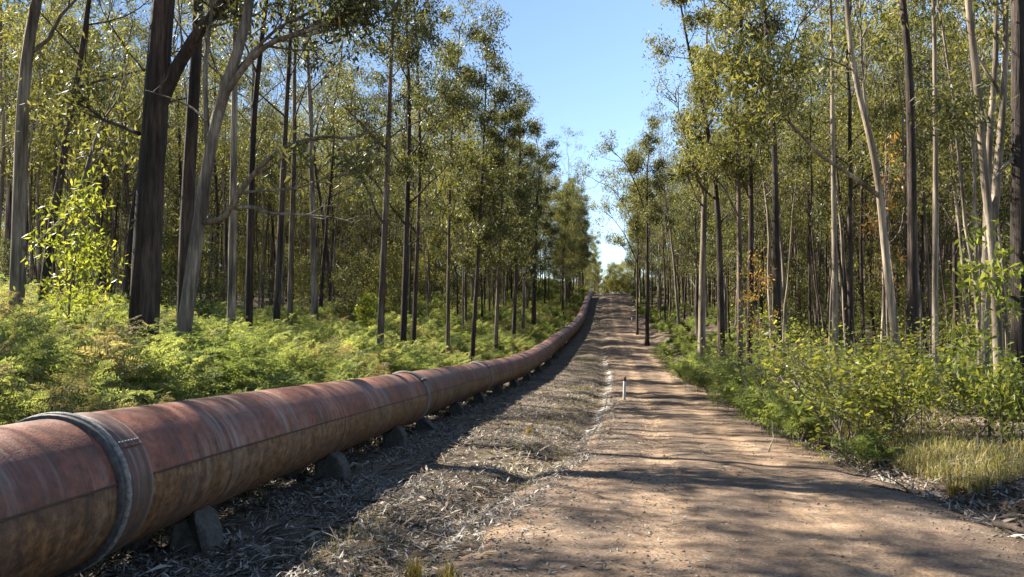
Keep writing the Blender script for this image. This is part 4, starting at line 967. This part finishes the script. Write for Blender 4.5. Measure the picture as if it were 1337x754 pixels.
grass('straw_grass', X[k_], Y[k_], .055, MAT['straw'], 'short straw-coloured dead grass on the verge between pipe and road', 1.2, .004)
def tuft(u, v, Y, h, n, label, seed):
    rng = np.random.RandomState(seed); q = at(u, v, Y); z = Gf(q[0], Y); mb = MB()
    for k in range(n):
        a = rng.uniform(0, 6.28); ln = abs(rng.normal(.25, .3)); hh = h * rng.uniform(.5, 1.1); d = np.array([math.cos(a), math.sin(a), 0]); b = np.array([rng.normal(0, .03), rng.normal(0, .03), 0]); s = np.array([-d[1], d[0], 0]) * .0035
        m1 = b + [0, 0, hh * .55] + d * ln * hh * .3; tp = b + np.array([0, 0, hh * (1 - .3 * ln)]) + d * ln * hh
        mb.add([b - s, b + s, m1 + s, m1 - s, tp], [[0, 1, 2, 3]], [[3, 2, 4]])
    o = obj('grass_tuft', mb.mesh('grass_tuft', MAT['tuft']), loc=(q[0], Y, z)); tag(o, label, 'grass tuft')
tuft(540, 752, 5.2, .26, 130, 'yellow tussock of grass in the litter at the bottom of the photo', 1)
tuft(585, 742, 5.3, .20, 60, 'smaller sparse grass tuft right of the yellow tussock', 2)
tuft(497, 735, 5.4, .12, 50, 'short green grass tuft left of the yellow tussock', 3)
tuft(1245, 668, 8.3, .22, 110, 'dark green grass tuft on the littered right bank', 4)
tuft(690, 575, 15, .2, 60, 'thin grass tuft on the verge beyond the sunlit patch', 5)

def rock(u, v, Y, r, mat, label, seed, name='rock', flat=.6):
    rng = np.random.RandomState(seed); q = at(u, v, Y); z = Gf(q[0], Y)
    import bmesh
    bm = bmesh.new(); bmesh.ops.create_icosphere(bm, subdivisions=2, radius=1)
    pl_ = [(unit(rng.normal(0, 1, 3)), rng.uniform(.62, .9)) for _ in range(9)]
    for vv in bm.verts:
        c = np.array(vv.co)
        for nn, dd in pl_:
            e = c.dot(nn) - dd
            if e > 0: c = c - nn * e
        vv.co = Vector(c * r * np.array([1.1, .85, flat]))
    me = bpy.data.meshes.new(name); bm.to_mesh(me); bm.free(); me.materials.append(mat)
    o = obj(name, me, loc=(q[0], Y, z + r * flat * .35), rot=(rng.normal(0, .15), rng.normal(0, .15), rng.uniform(0, 6.28))); tag(o, label, 'rock', 'loose rocks along the road banks')
rock(1207, 651, 8.6, .055, MAT['stone'], 'round pale stone lying on the littered right bank', 1)
rock(1221, 678, 7.6, .085, MAT['stone_dark'], 'flat grey stone lower down the right bank', 2, flat=.35)
rock(998, 585, 12.6, .14, MAT['stone_dark'], 'dark lump of rock at the right road edge by the ferns', 3)
rock(1075, 616, 10.2, .07, MAT['stone'], 'small tan stone at the foot of the dry grass', 4)
rock(1060, 608, 10.8, .06, MAT['stone'], 'tan stone just left of the small tan one below the grass', 5)
rock(1094, 622, 9.9, .05, MAT['stone_dark'], 'little brown stone right of the tan ones', 6)
rock(823, 684, 7.0, .035, MAT['stone_dark'], 'dark clod lying alone on the bare road', 7)
rock(787, 650, 8.0, .05, MAT['stone'], 'pale stone on the left road shoulder', 8)
rock(770, 560, 17, .09, MAT['stone'], 'pale stone at the end of the white sand strip', 9)
rock(1010, 560, 14, .10, MAT['stone_dark'], 'brown rock under the nearest roadside fern', 10)
def fallen(p, dia, label, seed, mat='wood_dead'):
    rng = np.random.RandomState(seed); P = []
    for (u, v, Y, dz) in p:
        q = at(u, v, Y); P.append([q[0], Y, Gf(q[0], Y) + dia * .4 + dz])
    P = np.array(P); seg = np.linspace(0, len(P) - 1, 10); Q = np.stack([np.interp(seg, np.arange(len(P)), P[:, k]) for k in range(3)], -1); Q[1:-1] += rng.normal(0, dia * .3, (8, 3))
    mb = MB(); mb.tube(Q, dia / 2 * np.linspace(1, .55, 10), 7, True, .06, rng); tips = []
    branch(mb, Q[6], unit(Q[7] - Q[5] + rng.normal(0, .5, 3) + np.array([0, 0, .4])), .3, dia * .22, rng, 2, tips)
    o = obj('fallen_branch', mb.mesh('fallen_branch', MAT[mat], True)); tag(o, label, 'branch', 'dead branches on the ground')
fallen([(1195, 610, 9.8, 0), (1240, 622, 9.2, .03), (1290, 628, 8.9, .02)], .05, 'dead branch lying in the dry grass above the littered bank', 1)
fallen([(1270, 610, 9.6, 0), (1280, 580, 9.7, .3), (1300, 560, 9.8, .5)], .04, 'bent charred stick standing up in the dry grass', 2, 'wood_char')
fallen([(640, 610, 11.5, 0), (690, 600, 12, .01), (725, 592, 12.5, 0)], .05, 'dead branch on the sunlit verge left of the road', 3)
fallen([(620, 690, 7, 0), (650, 640, 8.5, .01), (680, 610, 10, 0)], .04, 'crooked stick along the washed-out left road edge', 4, 'wood_char')
fallen([(1130, 640, 8.9, 0), (1180, 650, 8.6, .03), (1210, 662, 8.2, 0)], .05, 'dark stick at the left end of the littered bank', 5, 'wood_char')
fallen([(1300, 690, 6.9, .02), (1337, 700, 6.5, .04), (1400, 715, 6.2, .02)], .07, 'charred branch at the right edge on the bank', 6, 'wood_char')
fallen([(1000, 590, 12.2, .0), (1010, 560, 12.6, .25), (1008, 540, 12.8, .5)], .025, 'thin bent dead stem left of the broad bush', 7)
fallen([(480, 610, 11.0, 0), (440, 620, 10.2, .0), (400, 640, 9.4, 0)], .06, 'plank-like dead branch in the shade beside the support blocks', 8)

for k, (u_, v_, Y_, du, dY, dz) in enumerate([(60, 470, 10.5, 45, 1.2, .9), (300, 450, 15, 40, 1.5, .8), (415, 440, 18, -30, 2, .7), (560, 455, 24, 25, 2, .6)]):
    fallen([(u_, v_, Y_, .3), (u_ + du * .5, v_, Y_ + dY * .5, .3 + dz * .5), (u_ + du, v_, Y_ + dY, .3 + dz)], .05, ['grey dead branch poking out of the ferns at far left', 'bare dead branch in the ferns right of the leaning gum', 'short dead limb leaning among the ferns at mid left', 'thin dead limb among the ferns near the third pipe joint'][k], 40 + k)
# marker posts
def post(u, v, Y, h, w_, label, red=True):
    q = at(u, v, Y); z = roadtop(q[0], Y)
    root = obj('marker_post', None, loc=(q[0], Y, z - .05), rot=(0.02, .03, .2)); tag(root, label, 'post', 'marker posts beside the road')
    mb = MB(); mb.box((0, 0, (h * .82 + .05) / 2), (w_, w_ * .7, h * .82 + .05)); o = obj('shaft', mb.mesh('shaft', MAT['post_white']), root)
    bv = o.modifiers.new('bevel', 'BEVEL'); bv.width = .006
    mb = MB(); mb.box((0, 0, h * .82 + .05 + h * .09), (w_ * 1.04, w_ * .74, h * .18)); obj('post_cap', mb.mesh('post_cap', MAT['post_red']), root)
post(815, 529, 25.5, .78, .085, 'short white wooden marker post with brown top at the left road edge')
post(825, 428, 82, .8, .10, 'tiny white marker post at the right road edge near the crest')
print('trees', len(cand), 'far', len(far_pts))
